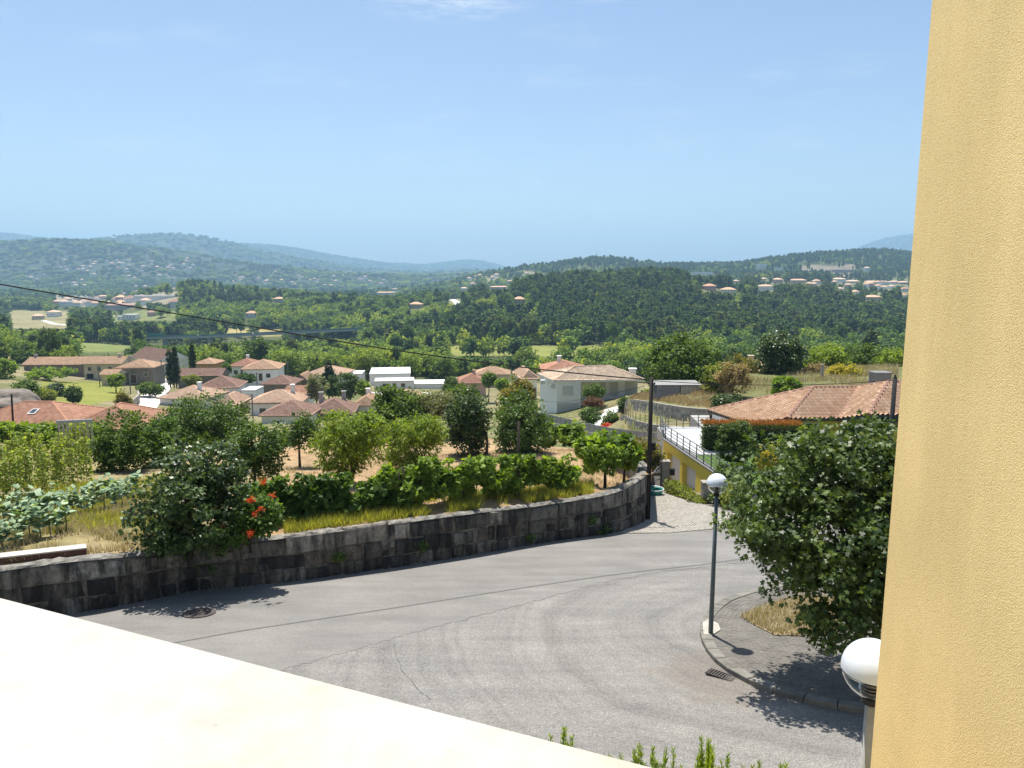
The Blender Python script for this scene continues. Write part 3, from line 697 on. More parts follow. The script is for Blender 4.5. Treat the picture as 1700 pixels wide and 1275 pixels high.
# brick coping with a pale top at the left end
cp = thing('brick_coping', 'low brown brick coping with pale flat top on left end of the stone wall', 'coping')
pa, pb = P(-160, 960, wall_y(-160) + .34), P(144, 914, wall_y(144) + .34)
pa.z = float(np.interp(pa.x / pa.y, WA, WP[:-3, 3])) + .06; pb.z = float(np.interp(pb.x / pb.y, WA, WP[:-3, 3])) + .06; dr = (pb - pa); nn_ = Vector((-dr.y, dr.x, 0)).normalized()
for i, (h0, h1, d0_, d1_, mt) in enumerate(((-.1, .17, .0, .30, M('coping_brick', (.16, .075, .05), (.09, .045, .032), 8, .9, .5, 50)), (.172, .21, -.03, .34, M('pale_tile', (.52, .48, .43), (.40, .36, .31), 6, .7)))):
    mb = MB(); q = [pa + nn_ * d0_, pb + nn_ * d0_, pb + nn_ * d1_, pa + nn_ * d1_]
    mb.add([p + Vector((0, 0, h0 - .1)) for p in q] + [p + Vector((0, 0, h1 - .1)) for p in q], [(3, 2, 1, 0), (4, 5, 6, 7), (0, 1, 5, 4), (1, 2, 6, 5), (2, 3, 7, 6), (3, 0, 4, 7)])
    mb.build(('brick_course', 'top_tiles')[i], mt, cp)
mb = MB(); mb.lathe([(.001, .0), (.13, .0), (.16, .06), (.1, .13), (.001, .15)], 7)
tag(mb.build('loose_stone', M('pale_granite', (.5, .47, .42), (.36, .33, .3), 9, .9, .6, 40), None, False, P(151, 910, 20.6) - Vector((0, 0, .1)), .4), 'pale loose stone lying at the end of the brick coping', 'stone')

# ================================================================== street lamps
STEEL = M('lamp_paint', (.10, .135, .15), (.075, .1, .115), 6, .45, spec=.5)
STEEL2 = M('galvanised_pole', (.36, .36, .34), (.26, .26, .245), 6, .5, spec=.5)
def glass(name, col, rough=.0, ior=1.45):
    m, t, b = nodes_of(name); b.inputs['Base Color'].default_value = (*col, 1); b.inputs['Roughness'].default_value = rough
    b.inputs['Transmission Weight'].default_value = 1; b.inputs['IOR'].default_value = ior; return m
CLEAR = glass('clear_acrylic', (.97, .98, .97), .02, 1.12)
OPAL = M('opal_acrylic', (.66, .70, .74), (.62, .66, .70), 2, .22, spec=.5)
def lamp(label, base, H_, pole_mat, rg_, prad):
    t_ = thing('globe_lamp', label, 'street lamp', base, 0, 'globe street lamps')
    MB().tube([(0, 0, -.1), (0, 0, H_ - .30)], [prad * 1.1, prad * .8], 14).build('pole', pole_mat, t_, True)
    MB().lathe([(.0, 0), (.075, 0), (.075, .05), (.06, .06), (.06, .11), (.0, .11)], 18, c=(0, 0, H_ - .43 + .13)).build('collar', M('black_plastic', (.02, .02, .022), rough=.4), t_)
    n_ = 12; r = rg_
    up = [(r * math.cos(R(a_)), r * math.sin(R(a_))) for a_ in np.linspace(-3, 89.9, n_ + 4)]
    dn = [(r * .985 * math.cos(R(a_)), r * .985 * math.sin(R(a_))) for a_ in np.linspace(-70, -3, n_)]
    g1 = MB().lathe(up, 36).build('opal_shade', OPAL, t_, True, (0, 0, H_))
    g2 = MB().lathe(dn + [(r * .955 * math.cos(R(a_)), r * .955 * math.sin(R(a_))) for a_ in np.linspace(-3, -70, n_)], 36).build('clear_bowl', CLEAR, t_, True, (0, 0, H_))
    lo = MB()
    for zr in (-.10, -.13, -.16, -.19): lo.lathe([(.09, zr), (.10, zr + .006), (.09, zr + .012), (.085, zr + .006), (.09, zr)], 20)
    for a_ in range(4): lo.tube([(.09 * math.cos(a_ * 1.57), .09 * math.sin(a_ * 1.57), -.24), (.09 * math.cos(a_ * 1.57), .09 * math.sin(a_ * 1.57), -.06)], .005, 5)
    lo.build('louvre', M('louvre_alu', (.6, .6, .6), rough=.3, metal=.8), t_, False, (0, 0, H_))
    MB().lathe([(.0, -.22), (.04, -.22), (.04, -.12), (.03, -.05), (.0, -.03)], 12).build('bulb', M('bulb', (.8, .8, .78), rough=.2), t_, True, (0, 0, H_))
    return t_
pb_ = S(1179.5, 1058); gl = P(1186, 803, pb_.y); lamp('tall green-grey street lamp with white globe at the kerb corner', (pb_.x, pb_.y, pb_.z + KH), gl.z - pb_.z - KH, STEEL, .25, .055)
gz_ = P(1449.5, 1111, 5.77); lamp('near globe street lamp half hidden behind the yellow wall corner', (gz_.x, gz_.y, zs(gz_.y)), gz_.z - zs(gz_.y), STEEL2, .25, .052)

# ================================================================== utility poles and wires
WOOD = M('pole_wood', (.055, .046, .038), (.028, .024, .02), 3, .95, .7, 30, stretch=(8, 8, .5))
BLK = M('cable_black', (.012, .012, .013), rough=.6)
up_ = thing('utility_pole', 'dark wooden utility pole at the end of the stone wall', 'utility pole', S(1075, 863)); ub = S(1075, 863); ut = P(1074.5, 627, ub.y)
MB().tube([(0, 0, -.5), (0, 0, (ut.z - ub.z) * .5), (0, 0, ut.z - ub.z)], [.115, .10, .088], 12).build('shaft', WOOD, up_, True)
MB().box(.08, .26, -.08, .1, 3.35, 3.7).build('junction_box', BLK, up_)
mb = MB()
for s_ in (-1, 1): mb.lathe([(0.001, 0), (.035, 0), (.045, .05), (.02, .09), (.001, .1)], 10, c=(s_ * .14, 0, ut.z - ub.z - .3)).box(min(0, s_ * .14), max(0, s_ * .14), -.015, .015, ut.z - ub.z - .32, ut.z - ub.z - .29)
mb.build('insulators', BLK, up_)
MB().tube([(.07, -.115, 0), (.075, -.105, 3.4)], .02, 6).build('conduit', BLK, up_)
rb = P(1480, 705, 42); rt = P(1482, 628, 42); rp = thing('utility_pole', 'dark pole standing in front of the terracotta tiled roof', 'utility pole', (rb.x, rb.y, rt.z - 7.2))
MB().tube([(0, 0, -.5), (0, 0, 7.2)], [.15, .12], 12).build('shaft', M('dark_pole', (.035, .033, .033), (.022, .02, .02), 4, .8), rp, True)
MB().lathe([(.001, 0), (.09, 0), (.10, .05), (.05, .13), (.05, .2), (.001, .22)], 10, c=(0, 0, 7.2)).build('cap', BLK, rp)
def wire(label, a_, b_, sag, r, grp='overhead wires', n=40):
    pts = [a_.lerp(b_, k / n) - Vector((0, 0, sag * 4 * (k / n) * (1 - k / n))) for k in range(n + 1)]
    return tag(MB().tube(pts, r, 5).build('overhead_wire', BLK), label, 'wire', grp)
wt = ut + Vector((-.1, 0, -.08))
far = P(0, 472, 30.5) + (P(0, 472, 30.5) - P(150, 498, 30.9)) * 7
def wire_pts(label, pts, r):
    q = smooth_path(pts, 3); return tag(MB().tube(q, r, 6).build('overhead_wire', BLK), label, 'wire', 'overhead wires')
wire_pts('thick black cable sagging across the valley from left edge to the wooden pole', [far] + [P(x, y, 30.5 + 3 * x / 1074) for x, y in ((0, 472), (100, 489), (200, 506), (300, 522), (400, 539), (500, 556), (600, 573), (700, 588), (800, 601), (900, 614), (1000, 624))] + [wt], .03)
wire('thin black wire from the wooden pole to the pole by the tiled roof', wt + Vector((.2, 0, -.05)), rt + Vector((0, 0, -.1)), .25, .016)
wire('thin service wire from the wooden pole down to the white house', wt + Vector((0, 0, -.3)), P(893, 664, 112), .5, .016)
wire('thin wire leaving the wooden pole towards the granite terrace', wt + Vector((0, 0, -.5)), P(900, 680, 100), 1.2, .014)

# ================================================================== sweetgum tree over the pavement island
LG = leaf_mat('sweetgum_leaf', (.085, .13, .032), (.018, .040, .011), .26, .38, .7)
gp = Vector((7.5, 14.9, zs(14.9)))
tree('sweetgum_tree', 'large star-leaved green tree on the pavement island beside the yellow wall', gp, 31,
     [(-.1, -.1, 3.25, 2.35, 2.4, 1.45), (-1.25, -.1, 3.5, 1.55, 1.7, 1.2), (.9, .2, 4.3, 1.8, 1.7, 1.25), (-.35, .2, 4.2, 1.5, 1.5, .95), (-.9, -.5, 2.3, 1.3, 1.5, .75), (.8, -.9, 2.6, 1.6, 1.5, 1.1), (2.2, 0, 3.4, 1.7, 1.9, 1.7), (-1.2, -1.3, 1.95, .9, .8, .45), (.2, -1.2, 2.0, 1.2, .9, .6), (-2.05, -.2, 3.75, 1.1, 1.3, .95), (0, .2, 4.95, 1.4, 1.3, .75), (-1.35, .1, 4.6, 1.3, 1.3, .7)],
     780, 54, .30, .086, LG, 2.6, .12, lobes=STAR, up=.7, droop=.3, inner=.42, bark=BARKD)
# dry grass bed under the tree
rng = np.random.default_rng(3)
def tufts(name, poly3, n, h, mat, seed, zf, lean=.5, w=.012, kindtag=True, clump=0):
    rng = np.random.default_rng(seed); pp = np.array([(p[0], p[1]) for p in poly3]); lo, hi = pp.min(0), pp.max(0)
    x = rng.uniform(lo[0], hi[0], n * 3); y = rng.uniform(lo[1], hi[1], n * 3); k = in_poly(x, y, [tuple(q) for q in pp])
    if clump: k &= (fbm(x / clump, y / clump, 3) + rng.normal(size=x.shape) * .12 > -.08)
    x, y = x[k][:n], y[k][:n]; n = len(x)
    z = np.array(zf(x, y)); base = np.stack([x, y, z], 1)
    a = rng.uniform(0, 6.28, n); hh = h * (.4 + .9 * rng.random(n)); ln = lean * rng.random(n) * hh
    tip = base + np.stack([np.cos(a) * ln, np.sin(a) * ln, hh], 1); b2 = a + 1.57 + rng.normal(size=n) * .5
    s = np.stack([np.cos(b2), np.sin(b2), np.zeros(n)], 1) * w
    return np_mesh(name, np.stack([base - s, base + s, tip], 1), np.clip(rng.normal(.5, .28, n), 0, 1), mat)
STRAW = leaf_mat('dry_grass', (.34, .31, .25), (.22, .20, .15), .12, .8, .1)
STRAW2 = leaf_mat('straw', (.34, .285, .23), (.23, .19, .14), .1, .85, .1)
GRS = leaf_mat('wall_grass', (.25, .26, .075), (.13, .155, .04), .35, .7, .15)
bed = [S(x, y) for x, y in ((1228, 1029), (1256, 1017), (1298, 1003), (1330, 996), (1390, 1000), (1390, 1060), (1330, 1062), (1286, 1061), (1256, 1046))]
zp = lambda x, y: -(6.37 + .155 * y) + KH
mb = MB(); mb.prism([(p.x, p.y) for p in bed][::-1], lambda x, y: zs(y), lambda x, y: zs(y) + KH + .004); mb.build('planting_bed', M('dry_soil', (.30, .235, .15), (.2, .15, .09), 5, .95, .7, 30), side)
tag(link('dry_grass', tufts('dry_grass', bed, 5200, .16, STRAW, 5, zp, .9)), 'dry yellow grass in the tree bed on the pavement', 'grass', kind='stuff')
# ================================================================== garden behind the wall
L_DARK = leaf_mat('glossy_dark_leaf', (.062, .105, .032), (.018, .036, .014), .22, .32, .6)
L_CIT = leaf_mat('citrus_leaf', (.075, .135, .028), (.022, .05, .012), .28, .4, .5)
L_PEACH = leaf_mat('peach_leaf', (.155, .215, .035), (.065, .11, .018), .4, .5, .4)
L_VINE = leaf_mat('vine_leaf', (.16, .235, .045), (.05, .10, .02), .42, .5, .35)
L_VINED = leaf_mat('vine_leaf_dark', (.085, .15, .035), (.025, .058, .014), .36, .45, .4)
L_OLIVE = leaf_mat('olive_leaf', (.17, .19, .115), (.085, .105, .055), .25, .6, .3)
L_WALN = leaf_mat('walnut_leaf', (.085, .14, .03), (.025, .055, .012), .32, .5, .4)
L_BROWN = leaf_mat('bronze_leaf', (.155, .145, .04), (.06, .065, .02), .3, .6, .3)
L_KALE = leaf_mat('kale_leaf', (.24, .33, .25), (.07, .13, .085), .22, .45, .45)
L_BEAN = leaf_mat('bean_leaf', (.215, .265, .085), (.09, .14, .035), .42, .55, .3)
L_DRY = leaf_mat('dry_scrub_leaf', (.25, .205, .13), (.14, .115, .07), .2, .8, .1)
L_YEL = leaf_mat('yellow_leaf', (.30, .27, .045), (.13, .14, .025), .35, .6, .3)
def otree(name, label, bpx, bpy, l, r, top, bot, mat, seed, lobes=OVAL, y=None, stems=1, ncl=150, per=34, size=.13, cr=.34, tr=.07, cat='tree', group=None, bark=None, deep=1.0, zbase=None, th=None, shape='round', **kw):
    y = y or Gd(bpx, bpy).y
    base = P(bpx, bpy, y) if zbase is None else Vector((P(bpx, bpy, y).x, y, zbase))
    if zbase is None: base.z = min(base.z, Hz(base.x, base.y) + .15) if y < 300 else base.z
    ct, cb = P((l + r) / 2, top, y), P((l + r) / 2, bot, y)
    rx = (r - l) / 2 / F * y * 1.0; hz_ = (ct.z - cb.z) / 2 * 1.04; ox = ct.x - base.x; oz = (ct.z + cb.z) / 2 - base.z
    k = random.Random(seed); bl = [(ox, 0, oz, rx, rx * deep, hz_)]
    for i in range(4):
        a_ = k.uniform(0, 6.28); f_ = k.uniform(.35, .6)
        bl.append((ox + math.cos(a_) * rx * .5, math.sin(a_) * rx * .5 * deep, oz + k.uniform(-.35, .5) * hz_, rx * f_, rx * f_ * deep, hz_ * f_))
    if shape == 'cone': bl = [(ox, 0, oz - hz_ * .5, rx, rx, hz_ * .5), (ox, 0, oz, rx * .7, rx * .7, hz_ * .5), (ox, 0, oz + hz_ * .5, rx * .38, rx * .38, hz_ * .5)]
    return tree(name, label, base, seed, bl, ncl, per, cr * .8, size, mat, th or max(oz * .75, .3), tr, cat, lobes, bark, stems, group, **kw)
otree('camellia_tree', 'dark glossy evergreen shrub tree overhanging the stone wall at left', 305, 912, 210, 405, 728, 925, L_DARK, 1, y=21.6, ncl=330, per=40, size=.13, cr=.34, tr=.09, zbase=-8.35, th=1.2, stems=3, lobes=OVAL, inner=.2)
otree('lemon_tree', 'citrus tree with straight dark trunk at left of the bare orchard soil', 424, 806, 372, 470, 692, 790, L_CIT, 2, ncl=160, per=42, size=.13, cr=.36)
otree('orange_tree', 'small dark round tree with visible trunk and shadow on bare soil', 498, 777, 474, 528, 684, 746, L_CIT, 3, ncl=100, per=40, size=.12, cr=.32)
otree('peach_tree', 'largest light green peach tree forking low in middle of the orchard', 584, 812, 518, 640, 676, 790, L_PEACH, 4, lobes=LANCE, y=32.5, ncl=260, per=46, size=.19, cr=.42, stems=4, tr=.06, droop=.6)
otree('peach_tree', 'second light green peach tree right of the forked one', 700, 778, 636, 738, 690, 778, L_PEACH, 5, lobes=LANCE, y=38.5, ncl=210, per=44, size=.19, cr=.42, stems=3, tr=.06, droop=.6)
otree('laurel_tree', 'dark dense fruit tree with low fork in right half of orchard', 808, 766, 742, 815, 640, 762, L_DARK, 6, ncl=200, per=44, size=.15, cr=.45, tr=.09)
otree('laurel_tree', 'tall dark fruit tree behind the double vine post', 858, 762, 815, 915, 648, 760, L_CIT, 7, ncl=220, per=44, size=.15, cr=.45, tr=.09)
otree('orange_tree', 'big rounded orange tree with bright top in front of village at left', 345, 770, 268, 412, 650, 756, L_CIT, 8, y=46, ncl=330, per=44, size=.15, cr=.5, tr=.12)
otree('bay_tree', 'bushy mid-green tree between bean poles and dark shrub', 205, 790, 148, 250, 682, 792, L_WALN, 9, y=38, ncl=230, per=40, size=.14, cr=.42)
otree('bay_tree', 'bushy tree just left of the big rounded orange tree', 262, 790, 225, 300, 690, 792, L_VINED, 10, y=40, ncl=190, per=40, size=.14, cr=.4)
otree('walnut_tree', 'dark walnut tree left of the grey olive tree', 655, 735, 618, 706, 640, 722, L_WALN, 11, y=57, ncl=200, per=40, size=.22, cr=.6, tr=.13, zbase=-13.6)
otree('olive_tree', 'pale grey-green olive tree behind the orchard', 722, 725, 692, 760, 646, 708, L_OLIVE, 12, lobes=LANCE, y=58, ncl=190, per=44, size=.2, cr=.5, tr=.12, zbase=-13.7)
otree('walnut_tree', 'leafy tree right of the grey olive tree', 768, 722, 735, 800, 640, 712, L_WALN, 13, y=60, ncl=190, per=40, size=.22, cr=.55, tr=.12, zbase=-14)
otree('plum_tree', 'bronze-green tree in front of the white house left corner', 862, 722, 828, 892, 628, 712, L_BROWN, 14, y=66, ncl=210, per=40, size=.22, cr=.55, tr=.12, zbase=-14.8)
otree('fig_tree', 'pale green fig tree at far end of the orchard', 660, 716, 600, 640, 690, 740, L_VINE, 15, y=47, ncl=80, per=36, size=.2, cr=.45, tr=.1, lobes=VINE)
otree('vine_tree', 'bright green vine trained as a tree near the wall end', 1004, 816, 955, 1035, 716, 778, L_VINE, 16, y=32.4, ncl=110, per=30, size=.19, cr=.35, tr=.075, lobes=VINE, bark=BARKD)
otree('vine_tree', 'rightmost bright vine tree at the curved wall end', 1036, 792, 1022, 1062, 726, 775, L_VINE, 17, y=34.5, ncl=60, per=30, size=.19, cr=.35, tr=.06, lobes=VINE, bark=BARKD)
otree('vine_tree', 'small bright vine tree before the grey panel fence', 950, 752, 925, 975, 702, 738, L_VINE, 18, y=50, ncl=60, per=30, size=.22, cr=.4, tr=.07, lobes=VINE)
otree('vine_tree', 'small bright vine tree beside the dark fruit tree trunk', 905, 760, 896, 925, 705, 742, L_VINE, 19, y=49, ncl=40, per=30, size=.22, cr=.4, tr=.06, lobes=VINE)
otree('vine_tree', 'leafy young vine tree behind the wall end near the gate', 988, 775, 968, 1012, 722, 762, L_VINE, 20, y=42, ncl=60, per=30, size=.2, cr=.38, tr=.06, lobes=VINE)
otree('laurel_bush', 'shrubby green bush behind the wall end beside the gate', 1072, 775, 1044, 1100, 728, 782, L_BROWN, 22, y=44, ncl=120, per=34, size=.16, cr=.4, cat='shrub')
# low hedge of undergrowth at the back of the orchard
for i, (x, w_, yy_) in enumerate(((470, 60, 47), (540, 70, 50), (620, 60, 52), (700, 60, 52), (450, 50, 44), (760, 60, 54), (330, 70, 44))):
    q = on_ground(x, yy_)
    tree('garden_shrub', ['low leafy shrub behind the citrus trunk', 'low shrub behind the small dark round tree', 'low dark shrub behind the forked peach tree', 'low shrub behind the second peach tree', 'low dark shrub left of the citrus tree', 'low shrub between the dark fruit trees', 'low shrub below the big rounded orange tree'][i], q, 60 + i, [(0, 0, .45, w_ / 2 / F * yy_ * .8, .7, .5)], 40, 30, .3, .15, (L_VINE, L_WALN, L_VINED)[i % 3], .5, .04, 'shrub', VINE, group='shrubs behind the orchard')
# vines on the wall row
VROW = [(432, 820, 900), (478, 814, 896), (522, 808, 890), (566, 812, 884), (612, 808, 872), (655, 788, 836), (700, 774, 816), (745, 774, 812), (790, 776, 810), (834, 768, 820), (880, 766, 804), (925, 774, 808), (640, 812, 856)]
for i, (px, t_, b_) in enumerate(VROW):
    y = wall_y(px) + 1.6; top, bot = P(px, t_, y), P(px, b_, y); base = Vector((top.x, y, Hz(top.x, y)))
    hz_ = (top.z - bot.z) / 2; oz = (top.z + bot.z) / 2 - base.z
    rr = random.Random(i); w2 = 30 / F * y
    bl = [(rr.uniform(-.1, .1), 0, oz + rr.uniform(-.1, .05), w2 * .85, .38, hz_ * (1.0 if px < 650 else .8))] + [(rr.uniform(-w2, w2), rr.uniform(-.3, .3), oz + rr.uniform(-hz_ * .9, hz_ * 1.0), rr.uniform(.18, .38), .3, rr.uniform(.15, .4)) for _ in range(8)] + [(rr.uniform(-w2, w2), rr.uniform(-.3, .2), oz + hz_ * rr.uniform(1.0, 1.35), .10, .10, rr.uniform(.18, .3)) for _ in range(3)]
    lab = ['leafy grape vine next to the orange trumpet flowers', 'low dense grape vine second from the orange flowers', 'low dense grape vine third from the orange flowers', 'low grape vine where the wall hedge starts to thin', 'grape vine drooping left of the twin iron posts', 'tall grape vine round the first vine post', 'grape vine just right of the first vine post', 'grape vine with crooked bare stem over the wall', 'grape vine in middle of the wall row', 'grape vine hanging down at the double post', 'grape vine right of the double post', 'last grape vine of the wall row with thin stem', 'grape vine trailing low below the first post'][i]
    tree('grape_vine', lab, base, 100 + i, bl, 105, 26, .22, .145, L_VINED if i in (0, 1, 2, 3, 4, 12) else L_VINE, max(oz * .8, .4), .022, 'vine', VINE, BARKD, group='grape vines along the stone wall', trunkname='stem', crownname='foliage', rz=R(18), up=.6)
for i, (px, t_, b_, rad, lab) in enumerate(((664, 785, 860, .03, 'thin iron vine post, left one of the twin posts'), (671, 775, 860, .045, 'thick dark vine post, right one of the twin posts'), (855, 770, 842, .04, 'left leaning post of the double vine post'), (861, 700, 842, .05, 'tall right post of the double vine post'), (770, 790, 850, .03, 'thin post under the vines in mid wall'))):
    y = wall_y(px) + 1.35; top, bot = P(px, t_, y), P(px, b_, y)
    q = thing('vine_post', lab, 'post', bot, 0, 'vine posts on the wall'); MB().tube([(0, 0, -.3), (0, 0, top.z - bot.z)], rad, 8).tube([(-.12, 0, top.z - bot.z - .08), (.12, 0, top.z - bot.z - .06)], .012, 5).build('shaft', BARKD, q, True)
# trumpet creeper with orange flower heads
ty = 21.9; tb = P(415, 893, ty)
tv = thing('trumpet_creeper', 'green trumpet creeper with orange-red flower clusters on the wall', 'climber', (tb.x, ty, -8.4))
me, c_ = crown_mesh('foliage', 77, [(-.1, 0, .95, .85, .6, .75), (-.6, -.35, .45, .5, .4, .5), (.5, 0, 1.0, .5, .5, .5)], 150, 40, .26, .11, L_VINED, OVAL, up=.6); link('foliage', me, tv)
link('stem', trunk_mesh('stem', 77, .9, .03, [c_[i] for i in range(0, 60, 5)], BARKD, stems=3), tv)
FLW = leaf_mat('trumpet_flower', (.42, .085, .04), (.30, .045, .025), .3, .5, .3)
rng = np.random.default_rng(12)
for i, (px, py, n_) in enumerate(((416, 830, 26), (437, 800, 16), (452, 822, 10), (370, 872, 18), (416, 886, 30), (434, 846, 9), (422, 853, 7))):
    q = P(px, py, ty - .75) - Vector((tb.x, ty, -8.4)); n_ = n_ * 2
    pc = np.array(q) + rng.normal(size=(n_, 3)) * .05
    od = unit(rng.normal(size=(n_, 3)) + np.array([0, -1.2, .2]))
    link('flower_cluster', np_mesh('flower_cluster', np.concatenate([leaf_polys(pc, od + rng.normal(size=(n_, 3)) * .5, rng.normal(size=(n_, 3)), np.full(n_, .06), ((0, 1, .3),)) for _ in range(3)]), np.tile(rng.random(n_), 3), FLW), tv)
# grass behind the wall and loose straw at its end
def wall_strip(p0, p1, d0_, d1_):
    xs_ = np.linspace(p0, p1, 20); A_ = []; B_ = []
    for x in xs_:
        y = wall_y(x); a_ = (x - 850) / 1180.; A_.append((a_ * (y + d0_), y + d0_)); B_.append((a_ * (y + d1_), y + d1_))
    return A_ + B_[::-1]
hf = lambda x, y: height(x, y)
tag(link('wall_grass', tufts('wall_grass', wall_strip(470, 985, .4, 3.0), 36000, .34, GRS, 6, hf, 1.0, .011, clump=.9)), 'yellow-green grass growing behind the stone wall', 'grass', kind='stuff')
tag(link('garden_straw', tufts('garden_straw', wall_strip(420, 1060, 2.2, 17), 22000, .14, STRAW2, 7, hf, 1.3, .014, clump=1.5)), 'dry straw scattered over the orchard soil', 'straw', kind='stuff')
tag(link('garden_weeds', tufts('garden_weeds', wall_strip(-60, 260, .4, 9), 30000, .2, STRAW, 8, hf, .9, .012, clump=.8)), 'dry grass and weeds on the garden verge at left', 'grass', kind='stuff')
tag(link('green_weeds', tufts('green_weeds', wall_strip(-60, 300, 2.5, 14), 12000, .28, GRS, 9, hf, .7, .016, clump=1.6)), 'green weeds between the kale rows', 'weeds', kind='stuff')
# weeds and grit at the wall's foot
foot = [(x, y) for x, y in [tuple(S(px, py + 5))[:2] for px, py in W_BOT[1:-1]]] + [tuple(S(px, py - 3))[:2] for px, py in W_BOT[1:-1]][::-1]
tag(link('wall_foot_weeds', tufts('wall_foot_weeds', foot, 2600, .10, STRAW2, 19, lambda x, y: -(6.37 + .155 * y), .9, .012, clump=.9)), 'dry weeds and litter at the foot of the stone wall', 'weeds', kind='stuff')
for i, (px, py, r_) in enumerate(((1003, 880, .35), (880, 893, .22), (700, 905, .2), (560, 925, .25), (985, 862, .2), (340, 940, .3))):
    y = wall_y(px) - .06; q = P(px, py, y); me, c_ = crown_mesh('foliage', 900 + i, [(0, 0, 0, r_, .12, r_ * .8)], 14, 16, .12, .07, L_VINED, OVAL)
    o = thing('wall_weed', ['largest green weed at the foot of the wall near the pole', 'small weed in the wall below the double vine post', 'small weed in the wall below the twin posts', 'weed growing from the wall joints at centre left', 'weed above the largest one near the wall end', 'weed under the dark overhanging shrub'][i], 'weed', q, 0, 'weeds growing from the wall'); link('foliage', me, o)
    MB().tube([(0, .1, 0), (0, -.02, .03), (0, -.05, r_ * .4)], .006, 4).build('stem', BARKD, o)
# kale
def kale_mesh(seed):
    rng = np.random.default_rng(seed); n = 34
    a = rng.uniform(0, 6.28, n); e = rng.uniform(-.25, .9, n); d = np.stack([np.cos(a) * np.cos(e), np.sin(a) * np.cos(e), np.sin(e)], 1)
    nn = unit(np.array([0, 0, 1.]) + d * -.3 + rng.normal(size=(n, 3)) * .2); p = np.array([0, 0, .55]) + d * .07 + rng.normal(size=(n, 3)) * np.array([.03, .03, .14])
    return np_mesh('leaves', leaf_polys(p, d, nn, rng.uniform(.13, .27, n), ((0, 1, .4), (-38, .75, .34), (38, .75, .34))), np.tile(rng.random(n), 3), L_KALE)
KM = [kale_mesh(i) for i in range(5)]; KST_ = MB().tube([(0, 0, -.1), (.02, 0, .3), (0, .01, .58)], [.025, .022, .018], 6).mesh('stem', M('kale_stem', (.2, .24, .12), (.12, .14, .07), 9, .8))
k = 0
for r_, ((x0, y0_), (x1, y1_), n_) in enumerate((((-15, 915), (120, 880), 9), ((0, 886), (215, 838), 13), ((20, 866), (235, 822), 13))):
    for i in range(n_):
        f_ = (i + .5) / n_; rr = random.Random(k); q = Gd(x0 + (x1 - x0) * f_ + rr.uniform(-4, 4), y0_ + (y1_ - y0_) * f_ + rr.uniform(-4, 4)); q.z = Hz(q.x, q.y)
        o = thing('kale_plant', 'blue-green kale plant, %s from left in the %s row' % (ORD[i], ('nearest', 'middle', 'farthest')[r_]), 'kale', q, rr.uniform(0, 6), 'kale plants in rows'); o.scale = (rr.uniform(.8, 1.2),) * 3
        link('leaves', KM[k % 5], o); link('stem', KST_, o); k += 1
# beans on poles
def bean_mesh(seed):
    rng = np.random.default_rng(seed); n = 200
    z = rng.uniform(.1, 2.0, n); a = rng.uniform(0, 6.28, n); r = rng.uniform(.03, .26, n) * (1.1 - .25 * z)
    p = np.stack([np.cos(a) * r, np.sin(a) * r, z], 1); d = np.stack([np.cos(a), np.sin(a), rng.normal(-.2, .4, n)], 1)
    return np_mesh('foliage', leaf_polys(p, d, unit(rng.normal(size=(n, 3)) * .5 + np.array([0, 0, .8])), rng.uniform(.06, .12, n), VINE), np.tile(rng.random(n), 3), L_BEAN)
BM = [bean_mesh(i) for i in range(5)]; BP = MB().tube([(0, 0, -.2), (.02, 0, 1.2), (0, 0, 2.25)], [.014, .012, .008], 5).mesh('pole', M('cane', (.26, .2, .11), (.16, .12, .07), 9, .8))
k = 0
for r_, ((x0, y0_), (x1, y1_), n_) in enumerate((((-10, 838), (148, 800), 13), ((-5, 812), (150, 782), 13), ((-10, 790), (150, 766), 12))):
    for i in range(n_):
        f_ = (i + .5) / n_; rr = random.Random(50 + k); q = Gd(x0 + (x1 - x0) * f_ + rr.uniform(-3, 3), y0_ + (y1_ - y0_) * f_); q.z = Hz(q.x, q.y)
        o = thing('bean_plant', 'climbing bean on a cane, %s from left in the %s row' % (ORD[i], ('nearest', 'middle', 'farthest')[r_]), 'bean plant', q, rr.uniform(0, 6), 'beans on canes'); o.scale = (1, 1, rr.uniform(.8, 1.1)); o.rotation_euler = (rr.uniform(-.06, .06), rr.uniform(-.06, .06), rr.uniform(0, 6))
        link('foliage', BM[k % 5], o); link('pole', BP, o); k += 1
for a_, b_, lab in (((-20, 784), (120, 752), 'upper pale cane tied across the bean poles'), ((-20, 797), (128, 763), 'lower pale cane tied across the bean poles')):
    tag(MB().tube([P(*a_, 29.5), P(*b_, 33)], .014, 5).build('cross_cane', M('pale_cane', (.5, .44, .3), (.4, .34, .22), 9, .8)), lab, 'cane', 'cross canes of the bean frame')
# vine pergola at the back left
pg = thing('vine_pergola', 'vine-covered pergola in front of the red roofs at far left', 'pergola', on_ground(60, 47))
rx = 95 / F * 47; zt = P(60, 712, 47).z - pg.location.z
me, c_ = crown_mesh('foliage', 88, [(x, 0, zt - .25, 1.3, 1.1, .5) for x in np.linspace(-rx, rx, 6)] + [(rx * .9, 0, zt - 1.2, .5, .6, .9)], 190, 34, .4, .2, L_VINE, VINE); link('foliage', me, pg)
for i in range(5): MB().tube([(-rx + i * rx / 2, 0, -.3), (-rx + i * rx / 2, 0, zt - .2)], .05, 6).build('post', BARKD, pg)
MB().tube([(-rx, 0, zt - .2), (rx, 0, zt - .2)], .03, 5).build('beam', BARKD, pg)
